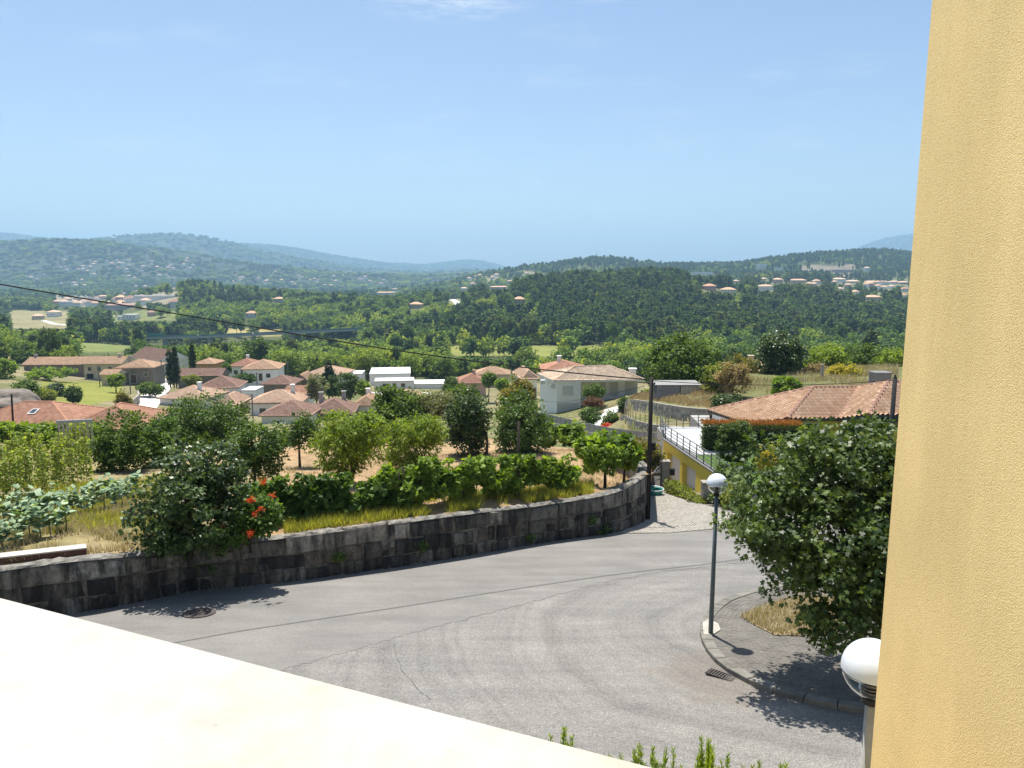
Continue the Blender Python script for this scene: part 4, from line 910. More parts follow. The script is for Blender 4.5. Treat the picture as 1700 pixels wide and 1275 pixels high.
# white sheeting beyond the pergola
sh = thing('greenhouse_frame', 'pale slatted garden frame behind the bean poles', 'garden frame', on_ground(128, 43), .2)
for i in range(9): MB().box(-.9 + i * .22, -.78 + i * .22, -.02, .02, 0, 1.9).build('slat', M('pale_slat', (.5, .46, .40), (.4, .36, .3)), sh)
MB().box(-.95, 1.0, -.05, .05, 1.9, 2.08).build('top_board', M('white_board', (.45, .47, .47)), sh)
# garden scrub just below the balcony: the shoot tips that show over the parapet
L_SHOOT = leaf_mat('shoot_leaf', (.22, .30, .055), (.09, .155, .025), .45, .5, .35)
for i, (px, py, nsh, wid) in enumerate(((930, 1212, 4, .14), (1040, 1238, 3, .12), (1085, 1250, 6, .2), (1150, 1245, 5, .16), (1185, 1222, 4, .1), (1240, 1258, 6, .2), (1290, 1262, 3, .12))):
    y = 6.4 + .12 * (i % 3); tp = P(px, py, y); rr = np.random.default_rng(200 + i); zb_ = zs(y)
    o = thing('broom_shrub', ['leftmost thin green shrub tip over the parapet edge', 'second green shrub tip over the parapet edge', 'wide green shrub tip in middle of parapet edge', 'green shrub tip left of the tallest shoot', 'tallest green shoot over the parapet edge', 'wide green shrub tip right of the tallest shoot', 'last small green shrub tip towards the near lamp'][i], 'shrub', (tp.x, y, zb_), 0, 'shrub tips below the balcony')
    hh = tp.z - zb_; polys = []; mb = MB()
    for s_ in range(nsh * 2 + 3):
        a_ = rr.uniform(0, 6.28); r_ = wid * math.sqrt(rr.random()); top = np.array([math.cos(a_) * r_ * 1.4, math.sin(a_) * r_, hh - rr.uniform(0, .35) * (s_ > 0)]); bot = np.array([0, 0, 0.])
        mid = np.array([top[0] * .7, top[1] * .7, hh * .55]); mb.tube([bot, mid, top], [.014, .01, .003], 4)
        n_ = 260; f_ = rr.uniform(0, 1, n_)[:, None]; q = mid * (1 - f_) + top * f_; aa = rr.uniform(0, 6.28, n_)
        d_ = np.stack([np.cos(aa), np.sin(aa), np.full(n_, 1.7)], 1); polys.append(leaf_polys(q, d_, np.stack([-np.sin(aa), np.cos(aa), np.zeros(n_)], 1) + rr.normal(size=(n_, 3)) * .4, (.13 * (1.15 - .75 * f_[:, 0])), ((0, 1, .09),)))
    pl = np.concatenate(polys); link('foliage', np_mesh('foliage', pl, rr.random(len(pl)), L_SHOOT), o); mb.build('stem', M('green_stem', (.12, .16, .04)), o)
# ================================================================== houses
def tile_mat(name, c1, c2, c3):
    m, t, b = nodes_of(name); a = t.nodes.new('ShaderNodeAttribute'); a.attribute_name = 'var'
    v = coords(t, 'World'); n_ = noise(t, v, 1.3, 7, .65); n5 = noise(t, v, 9, 5, .7)
    c = ramp(t, a.outputs['Fac'], [(0, c2), (.5, c1), (1, c3)])
    c = mix(t, 1, c, ramp(t, n_, [(.28, (.78, .76, .75)), (.68, (1.08, 1.07, 1.06))]), 'MULTIPLY')
    c = mix(t, 1, c, ramp(t, n5, [(.3, (.8, .8, .8)), (.7, (1.1, 1.1, 1.1))]), 'MULTIPLY')
    t.links.new(c, b.inputs['Base Color']); b.inputs['Roughness'].default_value = .85; b.inputs['Specular IOR Level'].default_value = .2
    return m
TILE = {'terra': tile_mat('tile_terracotta', (.62, .40, .255), (.54, .335, .205), (.70, .485, .33)),
        'red': tile_mat('tile_red', (.52, .275, .18), (.45, .23, .15), (.58, .33, .225)),
        'peach': tile_mat('tile_peach', (.66, .45, .31), (.60, .39, .26), (.72, .52, .38)),
        'brown': tile_mat('tile_brown', (.36, .225, .17), (.30, .18, .135), (.42, .275, .215)),
        'sand': tile_mat('tile_sand', (.64, .50, .36), (.54, .40, .28), (.74, .60, .46)),
        'grey': tile_mat('tile_grey', (.52, .52, .5), (.45, .45, .43), (.6, .6, .58))}
def tile_sheet(pts, tw=.25, tl=.40, amp=.045, step=.03, sub=5, lift=.0):
    """barrel tiles laid over a planar convex polygon; returns a mesh of courses and rolls"""
    p = np.array([tuple(q) for q in pts], float); o = p.mean(0); n = np.zeros(3)
    for i in range(len(p)): n += np.cross(p[i] - o, p[(i + 1) % len(p)] - o)
    n /= np.linalg.norm(n)
    if n[2] < 0: n = -n
    d = np.array([0, 0, -1.]) + n * n[2]; d /= np.linalg.norm(d); c = np.cross(n, d)
    U = (p - o) @ c; V = (p - o) @ d
    us = np.arange(U.min(), U.max() + tw / sub * .5, tw / sub); us[-1] = U.max() - 1e-4; us[0] += 1e-4
    lo = np.full(len(us), 1e9); hi = -lo
    for i in range(len(p)):
        u0, u1, v0, v1 = U[i], U[(i + 1) % len(p)], V[i], V[(i + 1) % len(p)]
        if abs(u1 - u0) < 1e-6: continue
        m_ = (us >= min(u0, u1)) & (us <= max(u0, u1)); vv = v0 + (v1 - v0) * (us - u0) / (u1 - u0)
        lo = np.where(m_, np.minimum(lo, vv), lo); hi = np.where(m_, np.maximum(hi, vv), hi)
    k = np.arange(math.floor(V.min() / tl), math.ceil(V.max() / tl) + 1)
    vsx = np.stack([k * tl, (k + .97) * tl], 1).ravel()
    vv = np.clip(vsx[:, None], lo[None], hi[None]); uu = np.broadcast_to(us[None], vv.shape)
    fr = np.tile(np.array([0., 1.]), len(k))[:, None]
    h = amp * np.abs(np.cos(np.pi * uu / tw)) + fr * step + lift
    X = o + uu[..., None] * c + vv[..., None] * d + h[..., None] * n
    r, cc = uu.shape; idx = np.arange(r * cc).reshape(r, cc)
    q = np.stack([idx[:-1, :-1], idx[:-1, 1:], idx[1:, 1:], idx[1:, :-1]], -1)
    ok = (np.abs(vv[1:, :-1] - vv[:-1, :-1]) + np.abs(vv[1:, 1:] - vv[:-1, 1:])) > 1e-5
    ti = np.floor(uu[:-1, :-1] / tw + .5).astype(int); tj = np.floor((vsx[:-1] + 1e-4) / tl).astype(int)[:, None]
    var = (np.sin(ti * 12.9898 + tj * 78.233) * 43758.5453) % 1
    q = q[ok]; var = var[ok]
    me = bpy.data.meshes.new('roof_tiles'); me.vertices.add(r * cc); me.vertices.foreach_set('co', X.astype(np.float32).ravel())
    me.loops.add(q.size); me.loops.foreach_set('vertex_index', q.astype(np.int32).ravel()); me.polygons.add(len(q)); me.polygons.foreach_set('loop_start', np.arange(0, q.size, 4, dtype=np.int32))
    a = me.attributes.new('var', 'FLOAT', 'FACE'); a.data.foreach_set('value', var.astype(np.float32)); me.update(calc_edges=True)
    return me
WALLM = {'white': M('white_render', (.82, .82, .80), (.74, .74, .71), .5, .85), 'cream': M('cream_render', (.58, .50, .36), (.48, .41, .29), .5, .85), 'stone': M('stone_render', (.25, .22, .18), (.15, .13, .11), 1.2, .9, .5, 8, .05),
         'orange': M('ochre_render', (.52, .31, .12), (.44, .26, .10), .5, .85), 'yellow': M('yellow_render', (.80, .62, .10), (.72, .55, .085), .6, .85), 'grey': M('grey_render', (.36, .35, .33), (.28, .27, .25), .6, .9), 'pink': M('pink_render', (.55, .37, .31), (.48, .32, .27), .6, .9)}
GLS = M('window_glass', (.03, .036, .042), (.02, .022, .026), 2, .08, spec=.8)
FRM = M('window_frame', (.62, .62, .60), (.55, .55, .53), 3, .6); SHUT = M('roller_shutter', (.58, .57, .53), (.5, .49, .46), 3, .7, stretch=(.2, .2, 14)); DARK = M('dark_opening', (.03, .027, .025)); DOORM = M('door_brown', (.11, .065, .04), (.08, .05, .03), 3, .6)
SOFF = M('eaves_board', (.40, .34, .28), (.3, .25, .2), 3, .85)
def opening(root, mat_, x, z, w_, h_, kind='w'):
    """window or door on a face; mat_ maps (along, out, up) to the house"""
    fr = MB(); b_ = .09
    for a0, a1, z0, z1 in ((-w_ / 2 - b_, -w_ / 2, z - b_, z + h_ + b_), (w_ / 2, w_ / 2 + b_, z - b_, z + h_ + b_), (-w_ / 2, w_ / 2, z + h_, z + h_ + b_), (-w_ / 2, w_ / 2, z - b_, z)): fr.box(x + a0, x + a1, -.05, .06, z0, z1, 0, mat_)
    nm = {'w': 'window', 's': 'window', 'd': 'door', 'g': 'garage_door', 'o': 'porch_opening'}[kind]
    f_ = fr.build(nm, FRM, root)
    MB().box(x - w_ / 2, x + w_ / 2, -.04, .02, z, z + h_, 0, mat_).build({'w': 'pane', 's': 'shutter', 'd': 'leaf', 'g': 'shutter', 'o': 'recess'}[kind], {'w': GLS, 's': SHUT, 'd': DOORM, 'g': SHUT, 'o': DARK}[kind], f_)
def house(name, label, px, py, y, w_, d_, wh, rh, rz=0, roof='hip', wc='white', rc='peach', ov=.5, wins=(), chim=(), tw=.42, sink=3, cat='house', group=None, flat_col=None):
    base = P(px, py, y); rzr = R(rz); cx = base.x - math.sin(rzr) * d_ / 2; cyy = base.y + math.cos(rzr) * d_ / 2
    t_ = thing(name, label, cat, (cx, cyy, base.z), rzr, group)
    MB().box(-w_ / 2, w_ / 2, -d_ / 2, d_ / 2, -sink, wh).build('wall', WALLM[wc], t_)
    X, Y = w_ / 2 + ov, d_ / 2 + ov
    if roof == 'flat':
        MB().box(-w_ / 2 - .1, w_ / 2 + .1, -d_ / 2 - .1, d_ / 2 + .1, wh + .003, wh + .35).build('roof', M('flat_roof', (.6, .6, .58), (.5, .5, .48), .6, .9), t_)
        rr_ = None
    else:
        if roof == 'hip':
            if X >= Y: r0, r1 = (-X + Y, 0), (X - Y, 0)
            else: r0, r1 = (0, -Y + X), (0, Y - X)
        elif roof == 'gx': r0, r1 = (-X, 0), (X, 0)
        elif roof == 'gy': r0, r1 = (0, -Y), (0, Y)
        z0, z1 = wh + .02, wh + rh
        c = [(-X, -Y, z0), (X, -Y, z0), (X, Y, z0), (-X, Y, z0)]; A_, B_ = (*r0, z1), (*r1, z1)
        if X >= Y and roof != 'gy' or roof == 'gx': planes = [[c[0], c[1], B_, A_], [c[2], c[3], A_, B_], [c[1], c[2], B_], [c[3], c[0], A_]]
        else: planes = [[c[1], c[2], B_, A_], [c[3], c[0], A_, B_], [c[0], c[1], A_], [c[2], c[3], B_]]
        dk = MB()
        for p_ in planes: dk.poly([(x, y_, z) for x, y_, z in p_])
        dk.poly([(x, y_, z - .14) for x, y_, z in c][::-1])
        for i in range(4): a_, b_ = c[i], c[(i + 1) % 4]; dk.poly([(a_[0], a_[1], a_[2] - .14), (b_[0], b_[1], b_[2] - .14), b_, a_])
        rr_ = dk.build('roof', [WALLM[wc] if roof in ('gx', 'gy') else SOFF], t_)
        for k_, p_ in enumerate(planes):
            if roof in ('gx', 'gy') and k_ >= 2: continue
            if k_ in (1,) and roof != 'gy' and X >= Y: pass
            o = link('roof_tiles', tile_sheet(p_, tw, .45, .05 * tw / .3, .03, 4, .03), rr_); o.data.materials.append(TILE[rc]); tag(o, kind='stuff')
        rd = MB().tube([(*r0, z1 + .05), (*r1, z1 + .05)], .14, 6)
        if roof == 'hip':
            for q_, e_ in ((c[0], A_), (c[3], A_ if X >= Y else B_), (c[1], B_ if X >= Y else A_), (c[2], B_)): rd.tube([(q_[0], q_[1], q_[2] + .05), (e_[0], e_[1], e_[2] + .05)], .12, 5)
        rd.build('ridge_tiles', TILE[rc], rr_)
    for u, v_ in chim:
        q_ = MB().box(u * w_ - .4, u * w_ + .4, v_ * d_ - .35, v_ * d_ + .35, wh, wh + rh + .9).box(u * w_ - .5, u * w_ + .5, v_ * d_ - .45, v_ * d_ + .45, wh + rh + .9, wh + rh + 1.05)
        q_.build('chimney', WALLM[wc if wc != 'stone' else 'grey'], rr_ or t_)
    FM = {'f': Matrix.Translation((0, -d_ / 2, 0)), 'l': Matrix.Translation((-w_ / 2, 0, 0)) @ Matrix.Rotation(R(-90), 4, 'Z'), 'r': Matrix.Translation((w_ / 2, 0, 0)) @ Matrix.Rotation(R(90), 4, 'Z')}
    for f_, u, z, ww, hh, kd in wins:
        opening(t_, FM[f_], u, z, ww, hh, kd)
    return t_
def bw(mb, name, mats, parent, smooth=False):
    L0 = parent.location; pl = parent
    while pl.parent: pl = pl.parent; L0 = pl.location
    mb.v = [(x - L0.x, y - L0.y, z - L0.z) for x, y, z in mb.v]; return mb.build(name, mats, parent, smooth)
def tiles_w(pts, parent, mat_, tw=.25, **kw):
    L0 = parent.location; pl = parent
    while pl.parent: pl = pl.parent; L0 = pl.location
    o = link('roof_tiles', tile_sheet([Vector(p) - L0 for p in pts], tw, **kw), parent); o.data.materials.append(mat_); tag(o, kind='stuff'); return o

# ---- white house above the lane
wh_ = thing('white_house', 'white two-storey house with sand-coloured hip roof and garage below', 'house', (10, 114, -20))
e = -16.4
FL, FR, BR, BL = (6.3, 109.8, e), (20.1, 111.4, e), (18.6, 121.5, e), (4.0, 117.8, e); R0, R1 = (9.7, 114.4, -14.85), (15.3, 115.6, -14.85)
bw(MB().prism([(6.75, 110.25), (10.4, 110.25), (10.2, 118.4), (4.5, 117.4)], -24, e), 'wall', WALLM['white'], wh_)
bw(MB().prism([(10.42, 113.4), (19.6, 113.9), (18.2, 120.8), (10.4, 118.4)], -23, e), 'rear_wall', WALLM['white'], wh_)
dk = MB(); 
for p_ in ([FL, FR, R1, R0], [BL, FL, R0], [FR, BR, R1], [BR, BL, R0, R1]): dk.poly(p_)
dk.poly([(x, y, z - .16) for x, y, z in (BL, BR, FR, FL)])
for a_, b_ in ((FL, FR), (FR, BR), (BR, BL), (BL, FL)): dk.poly([(a_[0], a_[1], a_[2] - .16), (b_[0], b_[1], b_[2] - .16), b_, a_])
rf = bw(dk, 'roof', WALLM['white'], wh_)
for p_ in ([FL, FR, R1, R0], [BL, FL, R0], [FR, BR, R1]): tiles_w(p_, rf, TILE['sand'], .42, lift=.04, amp=.08)
up1 = Vector((0, 0, .1)); rd = MB()
for a_, b_ in ((FL, R0), (R0, R1), (FR, R1), (BL, R0)): rd.tube([Vector(a_) + up1, Vector(b_) + up1], .14, 6)
bw(rd, 'ridge_tiles', TILE['sand'], rf)
FMat = lambda x, y, z: Matrix.Translation(Vector((x, y, z)) - wh_.location)
opening(wh_, FMat(8.45, 110.25, -18.2), 0, -.35, 1.5, 1.35, 's'); opening(wh_, FMat(8.45, 110.25, -22), 0, .3, 3.1, 1.9, 'g')
opening(wh_, FMat(15.8, 113.7, -19.2), 0, .05, 1.3, 2.1, 's'); opening(wh_, FMat(14.1, 113.62, -19.2), 0, .9, .8, 1.1, 's')
opening(wh_, FMat(18.1, 113.83, -19.2), 0, .05, 2.6, 2.2, 'g')
for px, py in ((902, 634), (919, 641)):
    q = P(px, py, 113.5 if px < 910 else 111.2); bw(MB().box(q.x - .45, q.x + .25, q.y - .4, q.y + .4, q.z - .3, q.z + .3), 'air_conditioner', M('ac_white', (.66, .66, .64)), wh_)
q = P(1050, 622, 117); bw(MB().box(q.x - .5, q.x + .5, q.y - .4, q.y + .4, q.z - 2.5, q.z + .9).box(q.x - .65, q.x + .65, q.y - .5, q.y + .5, q.z + .9, q.z + 1.05), 'chimney', WALLM['white'], rf)
# pale path to its door
mb = MB(); q = [P(970, 707, 95.5), P(1000, 712, 94), P(1030, 685, 101), P(1032, 664, 112.6), P(1018, 662, 113), P(1002, 685, 103)]
W_CON = M('white_concrete', (.62, .60, .56), (.5, .48, .44), .8, .9)
pth = []
for k_ in range(len(q)): pth.append(q[k_])
vs_ = [(p.x, p.y, Hz(p.x, p.y) + .12) for p in q]
tag(MB().add(vs_, [(0, 1, 2, 5), (5, 2, 3, 4)]).build('path', W_CON), kind='structure')

# ---- grey panel fence on low concrete wall below the white house
fn = thing('panel_fence', 'grey metal panel fence on a low concrete wall below the white house', 'fence', P(1000, 715, 75))
TOPF = [(886, 682, 101), (921, 690.5, 90), (966, 700.6, 78), (1006, 709.5, 69), (1050, 715, 62), (1101, 719.5, 55)]
pts = smooth_path([P(*q) for q in TOPF], 1); pts = resample(pts, 2.0)
GP = M('grey_panel', (.23, .235, .24), (.19, .195, .2), 2, .6)
for i in range(len(pts) - 1):
    a_, b_ = pts[i], pts[i + 1]; d_ = (b_ - a_).normalized(); nn_ = Vector((-d_.y, d_.x, 0)) * .03
    a2, b2 = a_ + d_ * .06, b_ - d_ * .06
    m_ = MB(); v8 = [a2 - nn_, b2 - nn_, b2 + nn_, a2 + nn_]; m_.add([v - Vector((0, 0, .85)) for v in v8] + v8, [(3, 2, 1, 0), (4, 5, 6, 7), (0, 1, 5, 4), (1, 2, 6, 5), (2, 3, 7, 6), (3, 0, 4, 7)]); bw(m_, 'panel', GP, fn)
    bw(MB().box(a_.x - .05, a_.x + .05, a_.y - .05, a_.y + .05, a_.z - 1, a_.z + .04), 'post', GP, fn)
m_ = MB()
for i in range(len(pts) - 1):
    a_, b_ = pts[i], pts[i + 1]; d_ = (b_ - a_).normalized(); nn_ = Vector((-d_.y, d_.x, 0)) * .12; v8 = [a_ - nn_, b_ - nn_, b_ + nn_, a_ + nn_]
    m_.add([v - Vector((0, 0, 3.5)) for v in v8] + [v - Vector((0, 0, .88)) for v in v8], [(4, 5, 6, 7), (0, 1, 5, 4), (2, 3, 7, 6)])
bw(m_, 'base_wall', M('fence_wall', (.32, .31, .28), (.22, .21, .19), 1.2, .9), fn)

# ---- two granite terrace walls, block by block
BLOCK = M('granite_block', (.36, .33, .29), (.25, .23, .20), 3, .92, .6, 12, .03, rand=.16)
def block_wall(label, top, courses, ch, bl, name='granite_wall'):
    pts = resample(smooth_path([P(*q) for q in top], 1), bl); wl = thing(name, label, 'wall', pts[len(pts) // 2])
    for c_ in range(courses):
        for i in range(len(pts) - 1):
            f_ = .5 if c_ % 2 else 0; a_ = pts[i].lerp(pts[i + 1], f_); b_ = pts[i + 1].lerp(pts[min(i + 2, len(pts) - 1)], f_)
            if (b_ - a_).length < .1: continue
            d_ = (b_ - a_).normalized(); nn_ = Vector((-d_.y, d_.x, 0)).normalized(); jj = random.Random(i * 7 + c_).uniform(-.03, .03)
            a2, b2 = a_ + d_ * .015 - nn_ * (.02 + jj), b_ - d_ * .015 - nn_ * (.02 + jj); z1 = -c_ * ch - .012; z0 = -(c_ + 1) * ch + .012
            m_ = MB(); v4 = [a2, b2, b2 + nn_ * .35, a2 + nn_ * .35]; m_.add([v + Vector((0, 0, z0)) for v in v4] + [v + Vector((0, 0, z1)) for v in v4], [(3, 2, 1, 0), (4, 5, 6, 7), (0, 1, 5, 4), (1, 2, 6, 5), (2, 3, 7, 6), (3, 0, 4, 7)])
            bw(m_, 'block', BLOCK, wl)
    m_ = MB()
    for i in range(len(pts) - 1):
        a_, b_ = pts[i], pts[i + 1]; d_ = (b_ - a_).normalized(); nn_ = Vector((-d_.y, d_.x, 0)).normalized(); v4 = [a_ + nn_ * .03, b_ + nn_ * .03, b_ + nn_ * .3, a_ + nn_ * .3]
        m_.add([v - Vector((0, 0, courses * ch + 1)) for v in v4] + [v - Vector((0, 0, .03)) for v in v4], [(4, 5, 6, 7), (0, 1, 5, 4), (2, 3, 7, 6)])
    bw(m_, 'joint_core', M('joint_mortar', (.16, .15, .13)), wl); return pts
block_wall('upper granite block wall curving below the plastic-clad shed', UPPER[:-1], 4, .34, .62)
lw = block_wall('lower granite block wall under the thin post fence', LOWER[:-1], 3, .28, .42)
tf = thing('post_fence', 'thin rusty post and wire fence on the lower granite wall', 'fence', lw[len(lw) // 2]); RUST = M('rusty_iron', (.12, .07, .045), (.07, .045, .03), 6, .85)
for i in range(2, len(lw), 4): bw(MB().tube([lw[i], lw[i] + Vector((0, 0, .8))], .03, 5), 'post', RUST, tf)
for h_ in (.35, .7): bw(MB().tube([p + Vector((0, 0, h_)) for p in lw], .010, 4), 'rail_wire', RUST, tf)

# ---- shed behind the walls
sd = thing('garden_shed', 'garden shed clad in grey plastic sheet and pale boards under the big tree', 'shed', P(1120, 662, 77)); L0 = sd.location
for i in range(8):
    MB().box(-2.25 + i * .3, -1.96 + i * .3, -1.6 + .03 * (i % 2), -1.54 + .03 * (i % 2), -.3, 1.65 - .03 * (i % 3)).build('plastic_sheet', M('grey_sheet', (.30, .31, .33), (.2, .21, .23), 1.5, .35, .5, 6, .05), sd)
for i in range(5): MB().box(.25 + i * .42, .65 + i * .42, -1.62, -1.56, -.3, 1.6).build('board', M('pale_board', (.50, .47, .41), (.4, .37, .32), 1.5, .8), sd)
MB().box(-2.3, 2.4, -1.5, 1.5, -.5, 1.55).build('frame', M('shed_inside', (.12, .11, .1)), sd); MB().box(-2.4, 2.5, -1.7, 1.7, 1.66, 1.74).build('roof', M('shed_roof', (.27, .27, .26)), sd)

# ---- raised garden terrace of the yellow house, with garage
TZ = -11.15
LAWN = M('lawn', (.085, .14, .03), (.05, .09, .02), 2.2, .95, .7, 30, .03)
A2, B2 = Vector((10.1, 48.2)), Vector((11.15, 40.4))
tag(MB().prism([(10.45, 48.0), (11.5, 40.4), (12.1, 36.6), (27, 36.6), (30, 57), (14, 57), (13.8, 52.4), (10.5, 52.4)], -16.5, TZ - .05).build('terrace_block', WALLM['grey']), kind='structure')
tag(MB().prism([(11.0, 44.0), (11.5, 40.4), (12.1, 36.6), (27, 36.6), (30, 57), (17, 57), (16.5, 50), (13.6, 44.2)], TZ - .045, TZ).build('lawn', LAWN), kind='structure')
q = [P(1106, 730, 47.6), P(1150, 752, 43.4), P(1168, 745, 44.4), P(1166, 722, 49), P(1108, 722, 49.5)]
tag(MB().prism([(11.4, 44.2), (13.55, 44.2), (16, 52.3), (10.55, 52.3), (10.55, 48)], TZ - .1, TZ + .02).build('terrace_paving', M('terrace_paving', (.42, .42, .42), (.36, .36, .36), 1.5, .7)), kind='structure')
tag(MB().prism([(15.2, 43), (16.0, 43), (18, 38), (17.2, 38)], TZ - .1, TZ + .02).build('garden_path', W_CON), kind='structure')
yg = thing('yellow_garage', 'yellow garage wall with two white doors under the railed terrace', 'garage', (A2.x, A2.y, zs(A2.y)))
dd = (B2 - A2); Ld = dd.length; dn_ = dd.normalized(); ang = math.atan2(dn_.y, dn_.x); YM = Matrix.Rotation(ang, 4, 'Z')
ht = TZ + .02 - zs(A2.y); inn = 1
def f_of(px):
    lo_, hi_ = 0., 1.
    for _ in range(30):
        m_ = (lo_ + hi_) / 2; p = A2 + dd * m_
        if proj(p.x, p.y, TZ - .6)[0] < px: lo_ = m_
        else: hi_ = m_
    return lo_ * Ld
ops = [(f_of(1108), f_of(1129)), (f_of(1133), f_of(1155))]
mb = MB(); edges = [0, ops[0][0], ops[0][1], ops[1][0], ops[1][1], Ld + 3.6]
for i in range(5):
    zt_ = ht
    if i % 2 == 0: mb.box(edges[i], edges[i + 1], 0, .36, -1.5, ht - .6, 0, YM)
mb.box(0, Ld + 3.6, 0, .36, ht - .6, ht, 0, YM)
mb.build('wall', WALLM['yellow'], yg)
for a_, b_ in ops: MB().box(a_, b_, .30, .35, -1.5, ht - .6, 0, YM).build('door', M('white_door', (.72, .72, .70), (.66, .66, .64), 3, .6), yg)
MB().box(-.08, Ld + 3.6, -.06, .42, ht + .003, ht + .07, 0, YM).build('edge_coping', M('dark_edge', (.16, .16, .155)), yg)
rl = thing('terrace_railing', 'dark metal railing round the white terrace above the yellow garage', 'railing', (A2.x, A2.y, TZ + .09)); RAIL = M('rail_metal', (.10, .12, .13), (.08, .095, .1), 4, .5)
runs = [[(A2.x + .12, A2.y, 0), (B2.x + .1, B2.y, 0), (B2.x + .75, B2.y - 4.2, -.15)], [(A2.x + .12, A2.y, 0), (A2.x + .5, 52, 0), (14.5, 52.2, 0)]]
for run in runs:
    q = resample(run, 1.05)
    for p in q: bw(MB().box(p.x - .025, p.x + .025, p.y - .025, p.y + .025, TZ + .02, TZ + 1.0 + p.z), 'post', RAIL, rl)
    for h_ in (.28, .5, .72, .98): bw(MB().tube([Vector((p.x, p.y, TZ + h_ + p.z)) for p in q], .018 if h_ < .9 else .026, 6), 'rail', RAIL, rl)

# ---- house with terracotta roof behind the terrace
th_ = thing('tiled_house', 'yellow house with wide terracotta barrel-tile hip roof at right', 'house', (20, 50, TZ))
a3, b3, c3, ap = (13.95, 51.8, -9.9), (15.4, 46.8, -9.9), (17.45, 46, -9.34), (20.6, 50, -7.97)
r2, c4, ap2, e4 = (23.7, 50, -7.97), (20.8, 46, -9.34), tuple(P(1474, 636, 48.1)), tuple(P(1441, 691, 44))
e5, ap3 = (26.5, 43.9, e4[2]), (29, 48.1, ap2[2])
bk = [(15.5, 57, -11.3), (30, 57, -11.3)]
dk = MB()
for p_ in ([a3, b3, c3, ap], [c3, c4, r2, ap], [c4, e4, ap2, r2], [e4, e5, ap3, ap2], [a3, ap, bk[0]], [ap, r2, bk[0]], [r2, ap2, bk[1], bk[0]], [ap2, ap3, bk[1]]): dk.poly(p_)
rf = bw(dk, 'roof', SOFF, th_)
for p_ in ([a3, b3, c3, ap], [c3, c4, r2, ap], [e4, e5, ap3, ap2]): tiles_w(p_, rf, TILE['terra'], .30, amp=.13, lift=.03, step=.05, sub=6)
tiles_w([c4, e4, ap2], rf, TILE['terra'], .30, amp=.13, lift=.03, step=.05, sub=6); tiles_w([c4, ap2, r2], rf, TILE['terra'], .30, amp=.13, lift=.03, step=.05, sub=6)
rd = MB(); up1 = Vector((0, 0, .09))
def ridge_run(a_, b_, rad=.13):
    a_, b_ = Vector(a_) + up1, Vector(b_) + up1; n_ = max(2, int((b_ - a_).length / .42)); 
    for k_ in range(n_):
        p, q_ = a_.lerp(b_, k_ / n_), a_.lerp(b_, (k_ + 1.08) / n_); bw(MB().tube([p, q_], [rad * 1.08, rad * .9], 8), 'ridge_tile', TILE['brown'], rf)
for a_, b_ in ((a3, ap), (c3, ap), (ap, r2), (c4, r2), (r2, ap2), (e4, ap2), (ap2, ap3)): ridge_run(a_, b_)
gt = MB()
for run in ([a3, b3, c3], [c3, c4], [c4, e4, e5]): gt.tube([Vector(p) - Vector((0, 0, .03)) for p in run], .055, 6)
bw(gt, 'gutter', M('gutter_dark', (.07, .065, .06), rough=.5), rf)
bw(MB().prism([(16.8, 47.3), (20.9, 46.7), (21.6, 44.9), (26.2, 44.6), (29, 56), (15.6, 56), (15.6, 51)], TZ - 1, lambda x, y: -9.45 if y < 50 else -11.5), 'wall', WALLM['yellow'], th_)
bw(MB().prism([(14.3, 51.9), (15.75, 47.2), (15.95, 47.25), (14.5, 52)], TZ - 1, -9.95), 'side_wall', WALLM['white'], th_)
opening(th_, Matrix.Translation(Vector((19.0, 46.98, TZ)) - th_.location) @ Matrix.Rotation(R(-8.3), 4, 'Z'), 0, .3, 1.5, 1.05, 'w')
q = P(1460, 637, 54); bw(MB().box(q.x - .58, q.x + .58, q.y - .5, q.y + .5, q.z - 1.6, q.z + .8).box(q.x - .66, q.x + .66, q.y - .58, q.y + .58, q.z + .8, q.z + .9), 'chimney', M('chimney_concrete', (.20, .20, .19), (.14, .14, .13), 3, .9), rf)

# ---- gate, pillars, hedges by the driveway
CPIL = M('pillar_concrete', (.34, .315, .27), (.24, .22, .19), 3, .92, .5, 30)
for i, (px, py, h_, lab) in enumerate(((1103, 812, 1.72, 'concrete gate pillar with a black letter box'), (1172, 834, 1.1, 'short concrete pillar at end of the low hedge by the driveway'))):
    b_ = S(px, py); g_ = thing('gate_pillar', lab, 'pillar', b_); MB().box(-.24, .24, -.24, .24, -.3, h_).build('shaft', CPIL, g_); MB().box(-.28, .28, -.28, .28, h_ + .002, h_ + .07).build('cap', CPIL, g_)
    if i == 0: lb = MB().box(.26, .52, -.34, -.06, .95, 1.28).box(.25, .54, -.36, -.04, 1.282, 1.33).build('letter_box', M('letterbox_black', (.015, .015, .016), rough=.4), g_)
g0, g1 = S(1082, 818), S(1098, 813); gt_ = thing('driveway_gate', 'grey barred metal gate beside the utility pole', 'gate', g0); dv = g1 - g0
for k_ in range(13): p = dv * (k_ / 12); MB().tube([p + Vector((0, 0, .1)), p + Vector((0, 0, 1.1 + .45 * math.sin(k_ / 12 * 1.57)))], .016, 5).build('bar', RAIL, gt_)
for h0, h1 in ((.1, .1), (.7, .7)): MB().tube([Vector((0, 0, h0)), dv + Vector((0, 0, h1))], .028, 5).build('rail', RAIL, gt_)
MB().tube([dv * (k_ / 12) + Vector((0, 0, 1.1 + .45 * math.sin(k_ / 12 * 1.57))) for k_ in range(13)], .03, 6).build('top_rail', RAIL, gt_)
